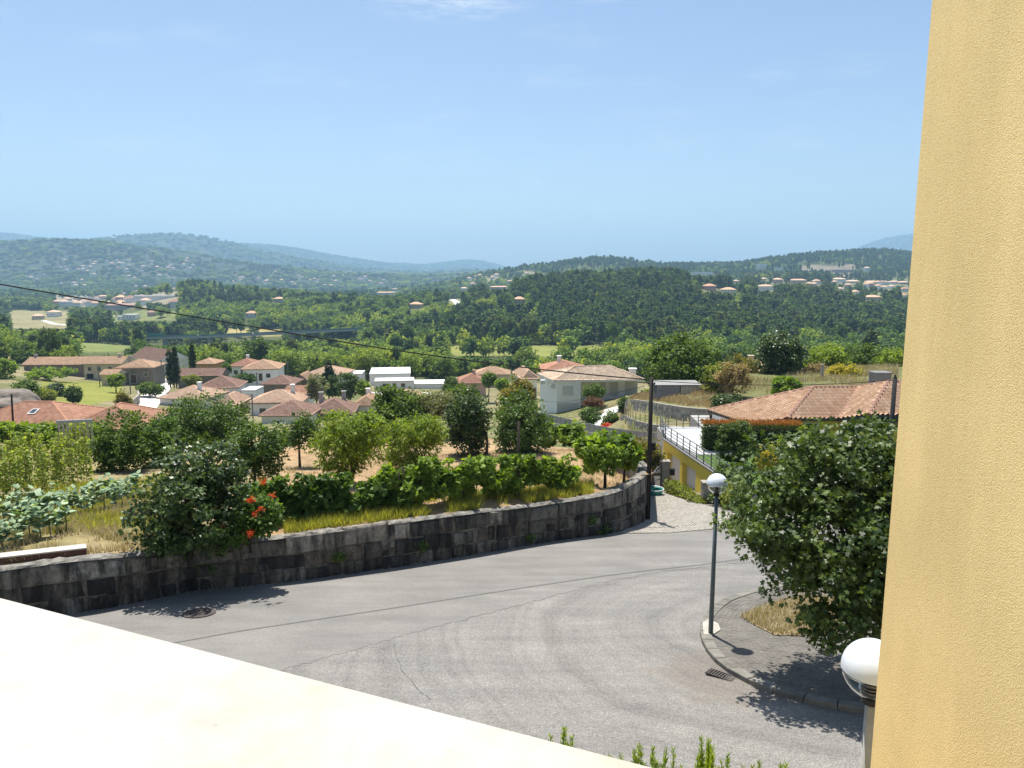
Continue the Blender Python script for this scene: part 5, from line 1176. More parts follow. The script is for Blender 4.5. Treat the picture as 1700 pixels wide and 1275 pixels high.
q = S(1086, 822, .0); tb_ = thing('plastic_tub', 'teal and white plastic tub behind the gate', 'tub', q); MB().lathe([(.001, .02), (.42, .02), (.5, .35), (.53, .36), (.5, .38), (.45, .34), (.4, .06), (.001, .06)], 18).build('tub', M('teal_plastic', (.05, .27, .24), rough=.4), tb_); MB().lathe([(.53, .385), (.56, .39), (.53, .42), (.5, .4)], 18).build('rim', M('white_plastic', (.7, .7, .7), rough=.4), tb_)
L_HED = leaf_mat('hedge_leaf', (.075, .12, .03), (.03, .055, .015), .3, .45, .45); L_RED = leaf_mat('photinia_new_leaf', (.26, .10, .035), (.13, .07, .025), .3, .45, .4); L_LIME = leaf_mat('lime_shrub_leaf', (.17, .20, .05), (.07, .10, .025), .35, .5, .4)
def hedge(label, a_, b_, h_, dep, mat_, seed, top=None, n=None, size=.09, name='hedge'):
    d_ = b_ - a_; ln = d_.length; hd = thing(name, label, 'hedge', a_, math.atan2(d_.y, d_.x)); n = n or int(ln * h_ * 1500); rng = np.random.default_rng(seed)
    p = np.stack([rng.uniform(0, ln, n), rng.uniform(-dep, dep, n), rng.uniform(.0, h_, n)], 1)
    k_ = (np.abs(p[:, 1]) > dep * .62) | (p[:, 2] > h_ * .82) | (rng.random(n) < .25); p = p[k_]; n = len(p); p += rng.normal(size=p.shape) * .04
    on = np.stack([rng.normal(size=n) * .6, np.sign(p[:, 1]) * .8 + rng.normal(size=n) * .5, .7 + rng.normal(size=n) * .5], 1)
    link('foliage', np_mesh('foliage', leaf_polys(p, rng.normal(size=(n, 3)), unit(on), rng.uniform(.6, 1.2, n) * size, OVAL), rng.random(n), mat_), hd)
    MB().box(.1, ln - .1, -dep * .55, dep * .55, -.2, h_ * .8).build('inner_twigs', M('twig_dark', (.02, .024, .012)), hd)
    if top:
        n = int(ln * 700); p = np.stack([rng.uniform(0, ln, n), rng.uniform(-dep, dep, n), rng.normal(h_ + .03, .06, n)], 1)
        link('new_growth', np_mesh('new_growth', leaf_polys(p, rng.normal(size=(n, 3)) + np.array([0, 0, 1]), unit(rng.normal(size=(n, 3)) + np.array([0, 0, .6])), rng.uniform(.6, 1.2, n) * size, OVAL), rng.random(n), top), hd)
    return hd
q0, q1 = P(1163, 755, 45.5), P(1328, 742, 45.2); q0.z = q1.z = TZ
hedge('trimmed dark green hedge with rusty red new growth on the terrace', q0, q1, 1.75, .5, L_HED, 5, L_RED, n=16000)
hedge('low yellow-green hedge along the cobbled driveway', S(1112, 818), S(1168, 837), .8, .4, L_LIME, 6, n=9000, size=.11)
otree('topiary_tree', 'round clipped bay tree in front of the dark hedge', 1226, 778, 1194, 1257, 699, 768, L_HED, 40, y=41.2, ncl=260, per=44, size=.10, cr=.2, tr=.05, zbase=TZ, stems=2, inner=.7, deep=1)
for i, (l, r, tp, bt, y, mt, lab) in enumerate(((1255, 1300, 735, 790, 37.5, L_YEL, 'yellowish shrub between the topiary and the big tree'), (1200, 1240, 800, 850, 36.5, L_LIME, 'light green shrub behind the tall street lamp'), (1185, 1215, 770, 812, 39, L_HED, 'dark green shrub left of the garden path'))):
    b_ = P((l + r) / 2, bt, y); z0 = TZ if y < 40 and i != 1 else zs(y)
    tree('garden_shrub', lab, (b_.x, y, min(z0, b_.z)), 300 + i, [(0, 0, P(0, (tp + bt) / 2, y).z - min(z0, b_.z), (r - l) / 2 / F * y, .8, (bt - tp) / 2 / F * y)], 90, 34, .26, .11, mt, .5, .03, 'shrub', OVAL)
hy = thing('hydrangea', 'hydrangea with white round flower heads beside the street lamp', 'shrub', S(1196, 838)); me, _ = crown_mesh('foliage', 55, [(0, 0, .45, .55, .5, .5)], 40, 26, .2, .14, L_HED); link('foliage', me, hy)
rg = random.Random(4)
for i in range(11): MB().lathe([(.001, -.09), (.07, -.06), (.1, 0), (.075, .065), (.001, .09)], 9).build('flower_head', M('white_petal', (.75, .75, .72), (.6, .62, .58), 30, .8, .6, 60), hy, True, (rg.uniform(-.5, .5), rg.uniform(-.55, -.3), rg.uniform(.5, .95)))

# ---- shrubs and trees round the white house and on the right-hand rise
for i, (l, r, tp, bt, y, mt, lab) in enumerate(((966, 1004, 636, 664, 107, L_WALN, 'green shrub in front of the white house wall'), (968, 1000, 660, 676, 103, leaf_mat('purple_leaf', (.12, .06, .05), (.05, .03, .025)), 'low purple-leaved shrub beside the white path'), (962, 999, 676, 707, 94, L_CIT, 'clipped ball shrub left of the white path'), (998, 1033, 684, 713, 92, L_WALN, 'dark ball shrub at the foot of the white path'), (1028, 1045, 660, 686, 92, L_CIT, 'upright shrub at left end of upper granite wall'), (1000, 1015, 705, 718, 90, leaf_mat('red_flower_leaf', (.55, .05, .09), (.08, .1, .03)), 'small shrub with crimson flowers by the panel fence'))):
    g_ = on_ground((l + r) / 2, y); ht_ = max((bt - tp) / F * y / 2, .4); cz_ = P(0, (tp + bt) / 2, y).z - g_.z
    tree('ball_shrub', lab, g_, 320 + i, [(0, 0, cz_, (r - l) / 2 / F * y, (r - l) / 2 / F * y, ht_)], 90, 34, .4, .2, mt, max(cz_, .3), .06, 'shrub', OVAL)
RT = [('walnut_tree', 'biggest dense dark green tree above the shed', 1135, 1068, 1203, 558, 648, 86, L_WALN, 300, .3, .95), ('oak_tree', 'dark olive-green round tree above the tiled roof', 1296, 1258, 1336, 550, 636, 90, L_DARK, 230, .28, .8), ('shrub_oak', 'light green bushy tree left of dry grey scrub', 1188, 1168, 1222, 606, 656, 74, L_LIME, 120, .22, .55), ('dry_scrub', 'grey-brown dry scrub tree in the overgrown plot', 1215, 1192, 1246, 602, 664, 72, L_DRY, 130, .17, .5),
      ('ash_tree', 'olive green tree behind the dry scrub', 1232, 1205, 1262, 586, 645, 92, L_BROWN, 130, .25, .6), ('fruit_tree', 'mid-green tree left of the yellow-green bush', 1372, 1338, 1408, 568, 640, 96, L_PEACH, 200, .27, .7), ('fruit_tree', 'tall mid-green tree behind the concrete chimney', 1440, 1392, 1478, 570, 645, 100, L_WALN, 230, .27, .75), ('fruit_tree', 'green tree cut off by the yellow wall edge', 1492, 1455, 1525, 580, 648, 96, L_PEACH, 200, .27, .7),
      ('broom_bush', 'yellow-green bush in front of the fruit trees', 1402, 1374, 1432, 604, 640, 84, L_YEL, 120, .2, .5), ('fig_tree', 'pale large-leaved fig bush by the tiled roof', 1305, 1284, 1326, 628, 656, 68, L_VINE, 70, .28, .5), ('shrub_oak', 'dark low bush at left end of the tiled roof', 1205, 1184, 1226, 655, 684, 62, L_DARK, 90, .18, .4), ('dry_scrub', 'grey dry bush left of the concrete post', 1352, 1336, 1372, 600, 640, 88, L_DRY, 70, .2, .5)]
for i, (nm, lab, bx, l, r, tp, bt, y, mt, ncl, sz, cr_) in enumerate(RT):
    g_ = on_ground(bx, y); otree(nm, lab, bx, bt, l, r, tp, bt, mt, 400 + i, y=y, ncl=ncl, per=40, size=sz, cr=cr_, tr=.16, zbase=g_.z, bark=BARKD, lobes=VINE if mt is L_VINE else OVAL)
q = on_ground(1364, 82); qt = P(1364, 606, 82); cp_ = thing('concrete_post', 'lone concrete post on the rise behind the tiled roof', 'post', q); MB().box(-.12, .12, -.1, .1, -.3, qt.z - q.z).box(-.15, .15, -.13, .13, qt.z - q.z + .002, qt.z - q.z + .1).build('shaft', M('post_concrete', (.4, .38, .34), (.3, .28, .25), 3, .9), cp_)
xs_ = [(-.0 + .17 * 76, 76)]; poly_ = [(P(1046, 665, 84).x, 85), (P(1076, 665, 77).x, 77.5), (P(1144, 676, 67).x, 67.5), (P(1190, 680, 63).x, 63.5), (P(1200, 660, 76).x, 78), (P(1080, 660, 80).x, 90)]
pr_ = [(P(1200, 650, 70).x, 70), (P(1490, 645, 66).x, 66), (P(1490, 640, 96).x, 96), (P(1200, 640, 92).x, 92)]
tag(link('rise_grass', tufts('rise_grass', pr_, 15000, .5, STRAW, 16, hf, .7, .035, clump=3)), 'tall dry grass on the rise behind the tiled roof', 'grass', kind='stuff')
tag(link('terrace_grass', tufts('terrace_grass', poly_, 12000, .42, STRAW2, 15, hf, .7, .022, clump=2)), 'tall dry grass on the upper granite terrace', 'grass', kind='stuff')
# ================================================================== village in the valley
HB = []
def vh(label, l, r, eave, y, d_, wh, rh, rz=0, roof='hip', wc='white', rc='peach', wins=(), chim=(), name='village_house', cat='house', ov=.5):
    w_ = (r - l) / F * y / max(.55, math.cos(R(rz))) - (2 * ov); q = P((l + r) / 2, eave, y)
    a_, b_ = proj(q.x, q.y, q.z - wh)
    HB.append((l, r, eave - (rh * .9 + d_ * .1) / y * F, eave + wh / y * F, y))
    ws = []
    for it in wins: ws.append((it[0], it[1] * w_, it[2], it[3], it[4], it[5]))
    return house(name, label, (l + r) / 2, b_, y, w_, d_, wh, rh, rz, roof, wc, rc, ov, ws, chim, tw=.3 if y < 100 else .5)
W2 = (('f', -.25, .9, 1.2, 1.2, 'w'), ('f', .22, .9, 1.2, 1.2, 'w'), ('f', 0, .05, 1, 2.1, 'd')); W3 = (('f', -.33, .9, 1.1, 1.2, 'w'), ('f', 0, .9, 1.1, 1.2, 'w'), ('f', .33, .9, 1.1, 1.2, 'w'))
h1 = vh('red tiled roof with a skylight at the left edge', -70, 128, 706, 88, 9.5, 3.2, 2.0, 0, 'hip', 'cream', 'red')
sk = MB().box(-.45, .45, -.6, .6, 0, .09, 0, Matrix.Translation((.9, -2.4, 4.42)) @ Matrix.Rotation(R(20), 4, 'X')).build('skylight', M('skylight_white', (.7, .7, .7)), h1); MB().box(-.33, .33, -.46, .46, .09, .11, 0, Matrix.Translation((.9, -2.4, 4.42)) @ Matrix.Rotation(R(20), 4, 'X')).build('pane', GLS, sk)
vh('red tiled roof right of the skylight roof, behind garden trees', 112, 240, 712, 82, 9, 3.2, 2.0, 6, 'hip', 'cream', 'red')
vh('long stone barn with terracotta gable roof beyond the meadow', 40, 140, 606, 235, 9, 4.2, 2.0, 3, 'gx', 'stone', 'terra', chim=((-.42, 0),))
vh('cream farmhouse with dark windows joined to the long barn', 138, 206, 604, 228, 8, 5, 1.8, 0, 'gx', 'cream', 'terra', (('f', -.35, 2.8, 1.1, 1.2, 'w'), ('f', -.1, 2.8, 1.1, 1.2, 'w'), ('f', -.35, .3, 2.2, 1.6, 'o'), ('f', .2, 2.8, 1.1, 1.2, 'w')), ((.3, 0),))
vh('square stone house with terracotta hip roof and brown door', 194, 257, 611, 212, 9, 4.4, 2.0, 5, 'hip', 'stone', 'terra', (('f', -.05, .05, 1.6, 2.4, 'd'), ('f', .3, 2, .9, 1, 'w')), ((-.3, 0),))
vh('white barn-like house with brown roof and tall blank gable', 205, 284, 596, 258, 10, 6, 3.2, -38, 'gx', 'white', 'brown', (('f', .2, 2.5, 1, 1.1, 'w'),))
vh('small low annex with terracotta roof before the stone house', 166, 197, 622, 206, 5, 2.4, 1.1, 0, 'gx', 'cream', 'terra', (('f', .2, .1, 1, 1.7, 'o'),))
vh('small ochre house with hip roof behind the cypresses', 322, 360, 604, 232, 7, 3.4, 1.4, 0, 'hip', 'orange', 'terra', (('f', .25, 1.2, 1, 1, 'w'), ('f', -.3, 1.2, .9, 1, 'w')))
vh('long low stone outbuilding with faded brown roof', 294, 370, 624, 205, 7, 2.8, 1.6, 4, 'gx', 'stone', 'brown')
vh('white bungalow with red hip roof right of the ochre house', 378, 428, 608, 232, 9, 3.4, 2.0, 0, 'hip', 'white', 'red', W2, ((0, .1),))
vh('broad white villa with terracotta hip roof and pale forecourt', 402, 464, 613, 214, 11, 3.4, 2.2, 8, 'hip', 'white', 'terra', W2)
vh('white villa with peach hip roof beside the village road', 260, 346, 662, 162, 10, 3.4, 2.2, -8, 'hip', 'white', 'peach', W2, ((.2, -.1),))
vh('white house with brown hip roof and two front windows', 330, 398, 644, 172, 9, 3.8, 2.2, 8, 'hip', 'white', 'brown', (('f', .05, 1.4, 1.5, 1.2, 'w'), ('f', .3, 1.4, 1, 1.2, 'w'), ('r', -.1, .3, 1.2, 2.2, 'o')))
vh('stone cottage with brown roof in the village centre', 432, 490, 638, 185, 8, 2.6, 1.8, 0, 'hip', 'stone', 'brown', (('f', .3, .8, .9, 1, 'w'),))
vh('white bungalow with pale peach roof and large chimney', 412, 503, 669, 150, 9, 3.2, 2.0, 4, 'hip', 'white', 'peach', W2, ((.25, .1),))
vh('house with dull brown hip roof above the orchard trees', 430, 520, 690, 133, 9, 3.2, 2.0, 0, 'hip', 'white', 'brown', (('f', -.2, .9, 1.3, 1.3, 'w'), ('f', .2, .9, .9, 1.3, 'w')))
vh('stone house with brown roof and white chimneys', 512, 590, 686, 139, 9, 3.2, 2.1, 6, 'hip', 'stone', 'brown', W2, ((-.35, .2), (.2, .3)))
vh('white house with light terracotta roof beside the dark trees', 586, 628, 673, 148, 8, 3.4, 1.6, 0, 'hip', 'white', 'terra', W2, ((-.1, .2),))
vh('small stone gabled cottage behind the round tree', 487, 513, 632, 196, 7, 3.2, 1.6, 0, 'gy', 'stone', 'terra', (('f', 0, .8, .9, 1.2, 'w'),))
vh('white house with peach roof behind the conifer', 504, 573, 622, 212, 10, 4.2, 2.0, -6, 'hip', 'white', 'peach', W3)
vh('large white flat-roofed modern building', 612, 684, 622, 236, 16, 4.4, .3, 8, 'flat', 'white', 'grey', W3, cat='building', name='modern_building')
vh('low white flat-roofed block in front of the modern building', 620, 690, 634, 222, 7, 2.6, .3, 8, 'flat', 'white', 'grey', W2, cat='building', name='modern_building')
vh('small white cube house left of the modern building', 572, 604, 622, 240, 8, 4, .3, 4, 'flat', 'white', 'grey', (('f', -.2, 1, 1.4, 1.3, 'w'),), cat='building', name='modern_building')
vh('long white flat block right of the modern building', 682, 740, 639, 226, 9, 3.4, .3, 4, 'flat', 'white', 'grey', (('f', -.3, 1, 1.4, 1.3, 'w'),), cat='building', name='modern_building')
vh('pink house with red roof behind the leafy orchard trees', 757, 810, 636, 200, 9, 4.2, 2.0, 4, 'hip', 'pink', 'red', W2, ((.1, 0),))
vh('cream house with terracotta roof at edge of the woods', 786, 848, 622, 236, 9, 3.2, 2.0, 0, 'hip', 'cream', 'terra', W2)
vh('white house with peach roof just left of the white house', 864, 896, 629, 142, 9, 4, 1.5, 10, 'hip', 'white', 'peach', W2)
vh('house with red-brown roof peeking over the white house ridge', 898, 976, 617, 150, 10, 4, 1.7, 0, 'hip', 'white', 'red', W3, ((-.1, 0),))
vh('orange-roofed house half hidden by the round dark tree', 1246, 1304, 632, 116, 9, 4, 2.4, 0, 'hip', 'cream', 'terra', W2, ((-.3, .1),))
vh('low white garage beside the brown-roofed white house', 398, 428, 650, 168, 6, 2.6, .3, 0, 'flat', 'white', 'grey', (('f', 0, .05, 2.2, 2, 'g'),), cat='building', name='garage')
vh('terracotta roof between the walnut and olive trees', 640, 702, 668, 150, 9, 3.4, 1.8, 0, 'hip', 'white', 'terra', W2)
vh('cream house with peach roof right of the white villa', 352, 398, 672, 150, 8, 3.2, 1.8, 0, 'hip', 'cream', 'peach', W2)
vh('long pale outhouse with red roof below the villas', 470, 512, 655, 172, 7, 3, 1.5, 0, 'gx', 'white', 'red', W2)
# village lanes and forecourts
def lane(name, pts, w0, w1, mat_, kind='structure'):
    q = resample(smooth_path([on_ground(*p) for p in pts], 2), 2.5); V_ = []
    for i, p in enumerate(q):
        d_ = (q[min(i + 1, len(q) - 1)] - q[max(i - 1, 0)]); n_ = Vector((-d_.y, d_.x, 0)).normalized(); f_ = i / (len(q) - 1); w_ = (w0 + (w1 - w0) * f_) / 2; row = []
        for s_ in (-1, -.33, .33, 1): r_ = p + n_ * s_ * w_; row.append((r_.x, r_.y, Hz(r_.x, r_.y) + .18))
        V_.append(row)
    return tag(link(name, grid_mesh(name, np.array(V_), mat_, True)), kind=kind)
LANE = M('pale_lane', (.55, .53, .49), (.44, .42, .38), .3, .95)
lane('village_lane', [(205, 112), (214, 128), (232, 145), (243, 165), (258, 188), (272, 210), (262, 235)], 6, 5, LANE)
lane('forecourt', [(404, 200), (440, 204), (468, 208)], 9, 9, LANE); lane('forecourt', [(396, 160), (420, 163)], 7, 7, LANE); lane('forecourt', [(610, 205), (690, 206), (735, 208)], 8, 8, LANE)
# meadow fence wall, boulders at left
BOUL = M('granite_boulder', (.24, .205, .17), (.13, .11, .095), .8, .95, .8, 3, .2)
for i, (px, y, r_, lab) in enumerate(((22, 112, 4.2, 'large rounded granite boulder at the left edge'), (5, 104, 3.4, 'granite boulder cut by the left edge of picture'), (40, 104, 2.2, 'small granite boulder right of the large one'))):
    q = on_ground(px, y); bm = bmesh.new(); bmesh.ops.create_icosphere(bm, subdivisions=4, radius=r_)
    for v_ in bm.verts: s_ = 1 + .25 * float(fbm(np.array(v_.co.x / 2 + i * 9), np.array(v_.co.y / 2 + v_.co.z / 2))); v_.co = Vector((v_.co.x * s_, v_.co.y * s_ * .8, v_.co.z * s_ * .62))
    me = bpy.data.meshes.new('boulder'); bm.to_mesh(me); bm.free(); me.materials.append(BOUL); me.polygons.foreach_set('use_smooth', [True] * len(me.polygons))
    tag(link('boulder', me, None, q), lab, 'boulder', 'boulders on the left slope')
mw = block_wall('low mossy stone wall along the village lane', [(204, 685, 118), (215, 668, 140), (232, 655, 158), (230, 648, 172)], 3, .4, 1.2, 'field_wall')
q = on_ground(23, 60); qt = P(19, 654, 60); pl_ = thing('thin_pole', 'thin dark pole before the skylight roof at left', 'pole', q); MB().tube([(0, 0, -.3), (qt.x - q.x, 0, qt.z - q.z)], [.09, .07], 8).build('shaft', WOOD, pl_)
for i, (px, tp, y, lab) in enumerate(((166, 606, 200, 'village pole before the cream farmhouse'), (217, 612, 185, 'village lamp pole at the meadow corner'), (270, 597, 215, 'village pole beside the white gable'), (428, 618, 190, 'village pole beside the stone cottage'), (420, 655, 145, 'village pole before the peach bungalow'), (479, 600, 225, 'thin village pole behind the stone cottage'))):
    q = on_ground(px, y); qt = P(px, tp, y); o = thing('village_pole', lab, 'pole', q, 0, 'village poles'); MB().tube([(0, 0, -.3), (0, 0, qt.z - q.z)], .13, 6).tube([(-.5, 0, qt.z - q.z - .4), (.5, 0, qt.z - q.z - .4)], .06, 5).build('shaft', M('grey_pole', (.2, .19, .17)), o)

# ---- trees of the village
L_CYP = leaf_mat('cypress_leaf', (.03, .055, .022), (.012, .024, .012), .1, .6, .2)
L_FOR = leaf_mat('forest_leaf', (.125, .19, .05), (.05, .09, .026), .25, .65, .2, hue=1); L_FORL = leaf_mat('light_forest_leaf', (.17, .225, .06), (.075, .115, .03), .3, .65, .2, hue=1); L_FORD = leaf_mat('dark_forest_leaf', (.07, .12, .045), (.028, .055, .024), .2, .65, .2, hue=1); L_PINE = leaf_mat('pine_needle', (.075, .125, .045), (.03, .055, .024), .15, .65, .2, hue=1); L_EUC = leaf_mat('eucalyptus_leaf', (.085, .115, .055), (.035, .055, .03), .2, .6, .25, hue=1)
for px, tp, bt, y, lab in ((283, 581, 638, 192, 'leftmost slim cypress by the village lane'), (293, 573, 638, 190, 'tall slim cypress, second from left'), (321, 570, 614, 216, 'lone dark cypress beside the ochre house'), (289, 586, 638, 194, 'shorter cypress squeezed between the two tall ones')):
    b_ = P(px, bt, y); tpz = P(px, tp, y).z - b_.z; me, _ = crown_mesh('crown', int(px), [(0, 0, tpz * f_, 1.0 * (1 - abs(f_ - .38) * 1.15), 1.0 * (1 - abs(f_ - .38) * 1.15), tpz * .13) for f_ in np.linspace(.1, .92, 8)], 130, 26, .32, .4, L_CYP, LANCE, up=.2, droop=-.9, inner=.6)
    o = thing('cypress', lab, 'tree', b_, 0, 'cypresses in the village'); link('crown', me, o); MB().tube([(0, 0, -1), (0, 0, tpz * .3)], .16, 6).build('trunk', BARKD, o)
VT = [('conifer', 'dark conical conifer in front of the peach-roofed white house', 531, 560, 600, 640, 190, L_CYP, 'cone'), ('village_tree', 'grey-green round tree left of the dark conifers', 507, 544, 622, 664, 160, L_OLIVE, 'round'), ('conifer', 'dark dense conifer in the village middle', 540, 566, 622, 656, 168, L_PINE, 'cone'), ('village_tree', 'large dark round tree beside the modern buildings', 556, 593, 618, 662, 156, L_PINE, 'round'),
      ('village_tree', 'light shrub below the white cube house', 592, 612, 632, 656, 165, L_VINE, 'round'), ('village_tree', 'dark rounded tree on the meadow', 78, 105, 637, 660, 155, L_DARK, 'round'), ('village_tree', 'dark clipped ball tree at the meadow edge', 108, 134, 642, 666, 140, L_PINE, 'round'), ('village_tree', 'bushy tree on the left slope above the boulders', 20, 62, 632, 664, 128, L_WALN, 'round'), ('village_tree', 'vine-green shrubs left of the meadow', 60, 90, 645, 668, 135, L_LIME, 'round'),
      ('village_tree', 'bright trees along the lane below the stone house', 180, 204, 622, 640, 185, L_VINE, 'round'), ('village_tree', 'dense hedge-like bush beside the village lane', 228, 270, 636, 656, 178, L_WALN, 'round'), ('village_tree', 'pollarded tree at the lane corner', 190, 215, 650, 690, 112, L_BROWN, 'round'), ('village_tree', 'palm-like bush before the long outbuilding', 305, 330, 622, 638, 195, L_LIME, 'round'), ('village_tree', 'square dark hedge before the villas', 388, 424, 622, 634, 200, L_PINE, 'round'),
      ('village_tree', 'small tree right of the ochre house', 366, 382, 604, 622, 222, L_WALN, 'round'), ('village_tree', 'dark trees left of the pink house', 735, 762, 628, 660, 170, L_WALN, 'round'), ('village_tree', 'small tree between pink and cream houses', 800, 822, 618, 640, 190, L_FOR, 'round'), ('village_tree', 'bush below the cream house', 822, 846, 630, 645, 180, L_VINE, 'round'), ('village_tree', 'large green tree behind the villas at woodland edge', 404, 446, 560, 600, 300, L_WALN, 'round'), ('village_tree', 'dark shrubs on the slope above the long barn', 20, 60, 580, 604, 260, L_WALN, 'round'), ('village_tree', 'vine arbour greenery in front of the long barn', 45, 120, 612, 626, 205, L_VINE, 'round'), ('village_tree', 'bush at left edge above the boulders', -20, 24, 596, 630, 190, L_VINE, 'round')]
for i, (nm, lab, l, r, tp, bt, y, mt, shp) in enumerate(VT):
    g_ = on_ground((l + r) / 2, y); otree(nm, lab, (l + r) / 2, bt, l, r, tp, bt, mt, 500 + i, y=y, ncl=110, per=30, size=.42 * y / 170, cr=.62, tr=.16, zbase=min(g_.z, P(0, bt, y).z), shape=shp, group=None)
    HB.append((l, r, tp, bt, y))

# ================================================================== far houses, one by one
def find(px, py, y0=300, y1=3200):
    ys_ = np.exp(np.linspace(math.log(y0), math.log(y1), 500)); a = (px - 850) / 1241.; z = height(a * ys_, ys_); pp = proj(a * ys_, ys_, z)[1]
    k_ = np.nonzero((pp <= py) & (np.gradient(pp) < 0))[0]
    y = ys_[k_[0]] if len(k_) else ys_[np.argmin(np.abs(pp - py))]; return Vector((a * y, y, Hz(a * y, y)))
def far_mesh(w_, d_, h_, rh, wc, rc, flat=False):
    mb = MB().box(-w_ / 2, w_ / 2, -d_ / 2, d_ / 2, -3, h_, 0)
    if flat: mb.box(-w_ / 2 - .3, w_ / 2 + .3, -d_ / 2 - .3, d_ / 2 + .3, h_ + .01, h_ + .5, 1)
    else:
        X, Y = w_ / 2 + .6, d_ / 2 + .6; r_ = max(X - Y, .5); mb.add([(-X, -Y, h_), (X, -Y, h_), (X, Y, h_), (-X, Y, h_), (-r_, 0, h_ + rh), (r_, 0, h_ + rh)], [(0, 1, 5, 4), (1, 2, 5), (2, 3, 4, 5), (3, 0, 4), (3, 2, 1, 0)], 1)
    n_ = max(2, int(w_ / 3.2))
    for i in range(n_): x = -w_ / 2 + (i + .5) * w_ / n_; mb.box(x - .55, x + .55, -d_ / 2 - .04, -d_ / 2 + .05, h_ * .45, h_ * .45 + 1.3, 2)
    return mb.mesh('far_house', [WALLM[wc], TILE[rc] if not flat else M('flat_roof', (.6, .6, .58)), GLS])
FT = [('terra', 'orange'), ('peach', 'peach'), ('red', 'red'), ('brown', 'brown')]
def fixvar(me): a_ = me.attributes.new('var', 'FLOAT', 'FACE'); a_.data.foreach_set('value', [random.random() for _ in me.polygons])
NAMED = [  # label, px centre, py base, px width, height m, wall, roof, flat
 ('orange-roofed house highest on the left of the right hillside', 1178, 482, 19, 5, 'pink', 'red', 0), ('low orange-roofed house below on the right hillside', 1210, 486, 24, 4, 'white', 'terra', 0), ('two-storey pale house with orange roof in the wooded hillside middle', 1271, 482, 24, 7, 'white', 'terra', 0), ('cube-like pink house with orange roof on the right hillside', 1291, 470, 16, 7, 'pink', 'terra', 0), ('wide orange-roofed house on the right hillside crest', 1325, 470, 26, 5, 'cream', 'peach', 0), ('stacked orange-roofed house right of the crest house', 1392, 468, 20, 6, 'white', 'terra', 0), ('pale row house on the right hillside', 1416, 470, 20, 4, 'cream', 'peach', 0), ('long house with bright orange roof near the yellow wall', 1446, 472, 21, 5, 'white', 'terra', 0), ('white house next to the bright orange roof', 1467, 472, 16, 5, 'white', 'peach', 0), ('small pale house third from the yellow wall', 1484, 471, 14, 4, 'white', 'peach', 0), ('small house next to the yellow wall edge on hillside', 1500, 472, 14, 4, 'pink', 'peach', 0), ('low pink-roofed house below the terraces at right', 1450, 498, 24, 4, 'cream', 'peach', 0), ('orange-roofed house at the wall edge lower on hillside', 1503, 484, 10, 5, 'white', 'red', 0), ('tiny orange roof among trees left of the hillside houses', 1222, 470, 9, 4, 'cream', 'terra', 0), ('tiny peach house above the wooded hillside middle', 1268, 466, 9, 4, 'cream', 'peach', 0),
 ('row of white apartment blocks high on the right ridge', 1263, 447, 15, 14, 'white', 'grey', 1), ('long low white hall on the right ridge', 1398, 452, 36, 6, 'grey', 'grey', 1), ('long flat white hall left on the ridge', 1165, 456, 34, 6, 'white', 'grey', 1), ('small white hall right of the apartment blocks', 1292, 449, 14, 5, 'white', 'grey', 1), ('white house on the ridge crest near the quarry', 1438, 450, 9, 8, 'white', 'peach', 0),
 ('long white factory hall in the town at left', 126, 508, 54, 8, 'white', 'grey', 1), ('pale apartment block in the town at left', 135, 500, 30, 9, 'cream', 'grey', 1), ('orange-roofed house behind the left town', 168, 497, 14, 8, 'pink', 'terra', 0), ('long pale warehouse on the left hill shoulder', 256, 499, 64, 7, 'white', 'grey', 1), ('grey shed row in the left town', 200, 514, 50, 6, 'grey', 'brown', 0), ('white modern house on the green terrace at left', 213, 531, 22, 6, 'white', 'grey', 1), ('white annex beside the modern house at left', 197, 531, 12, 4, 'white', 'grey', 1), ('cream house with orange roof on the left fields', 57, 530, 15, 5, 'cream', 'peach', 0), ('white house on the left fields', 84, 526, 18, 7, 'white', 'peach', 0), ('small house with brown roof on the green terrace', 248, 525, 12, 5, 'pink', 'brown', 0),
 ('terracotta roof cluster below the hazy mountains', 640, 489, 30, 5, 'cream', 'terra', 0), ('orange-roofed house at right of the hazy cluster', 655, 483, 10, 8, 'cream', 'terra', 0), ('orange-roofed house by the white motorway', 690, 512, 20, 5, 'cream', 'terra', 0), ('house above the motorway cutting', 770, 482, 12, 5, 'white', 'peach', 0), ('pink roofs on the left end of the forest ridge', 828, 480, 30, 5, 'pink', 'terra', 0), ('cream house on the wooded ridge slope', 862, 504, 18, 5, 'cream', 'peach', 0), ('low house in the trees below the brushy hill', 462, 502, 16, 5, 'cream', 'terra', 0), ('small pale house at the valley edge at left', 415, 527, 18, 5, 'white', 'terra', 0)]
for i, (lab, px, py, wpx, h_, wc, rc, fl) in enumerate(NAMED):
    p = find(px, py); w_ = max(wpx / F * p.y, 6); me = far_mesh(w_, min(max(w_ * .7, 7), 14), h_, 2.6, wc, rc, fl); fixvar(me); HB.append((px - wpx / 2, px + wpx / 2, py - (h_ + 2) / p.y * F, py, p.y)); tag(link('far_house', me, None, p, R(random.Random(i).uniform(-15, 15))), lab, 'house' if not fl else 'building')
HM = []
for wc, rc in (('white', 'terra'), ('cream', 'peach'), ('white', 'peach'), ('pink', 'terra'), ('white', 'brown')): me = far_mesh(15, 11, 6, 3.5, wc, rc); fixvar(me); HM.append(me)
rr = random.Random(9)
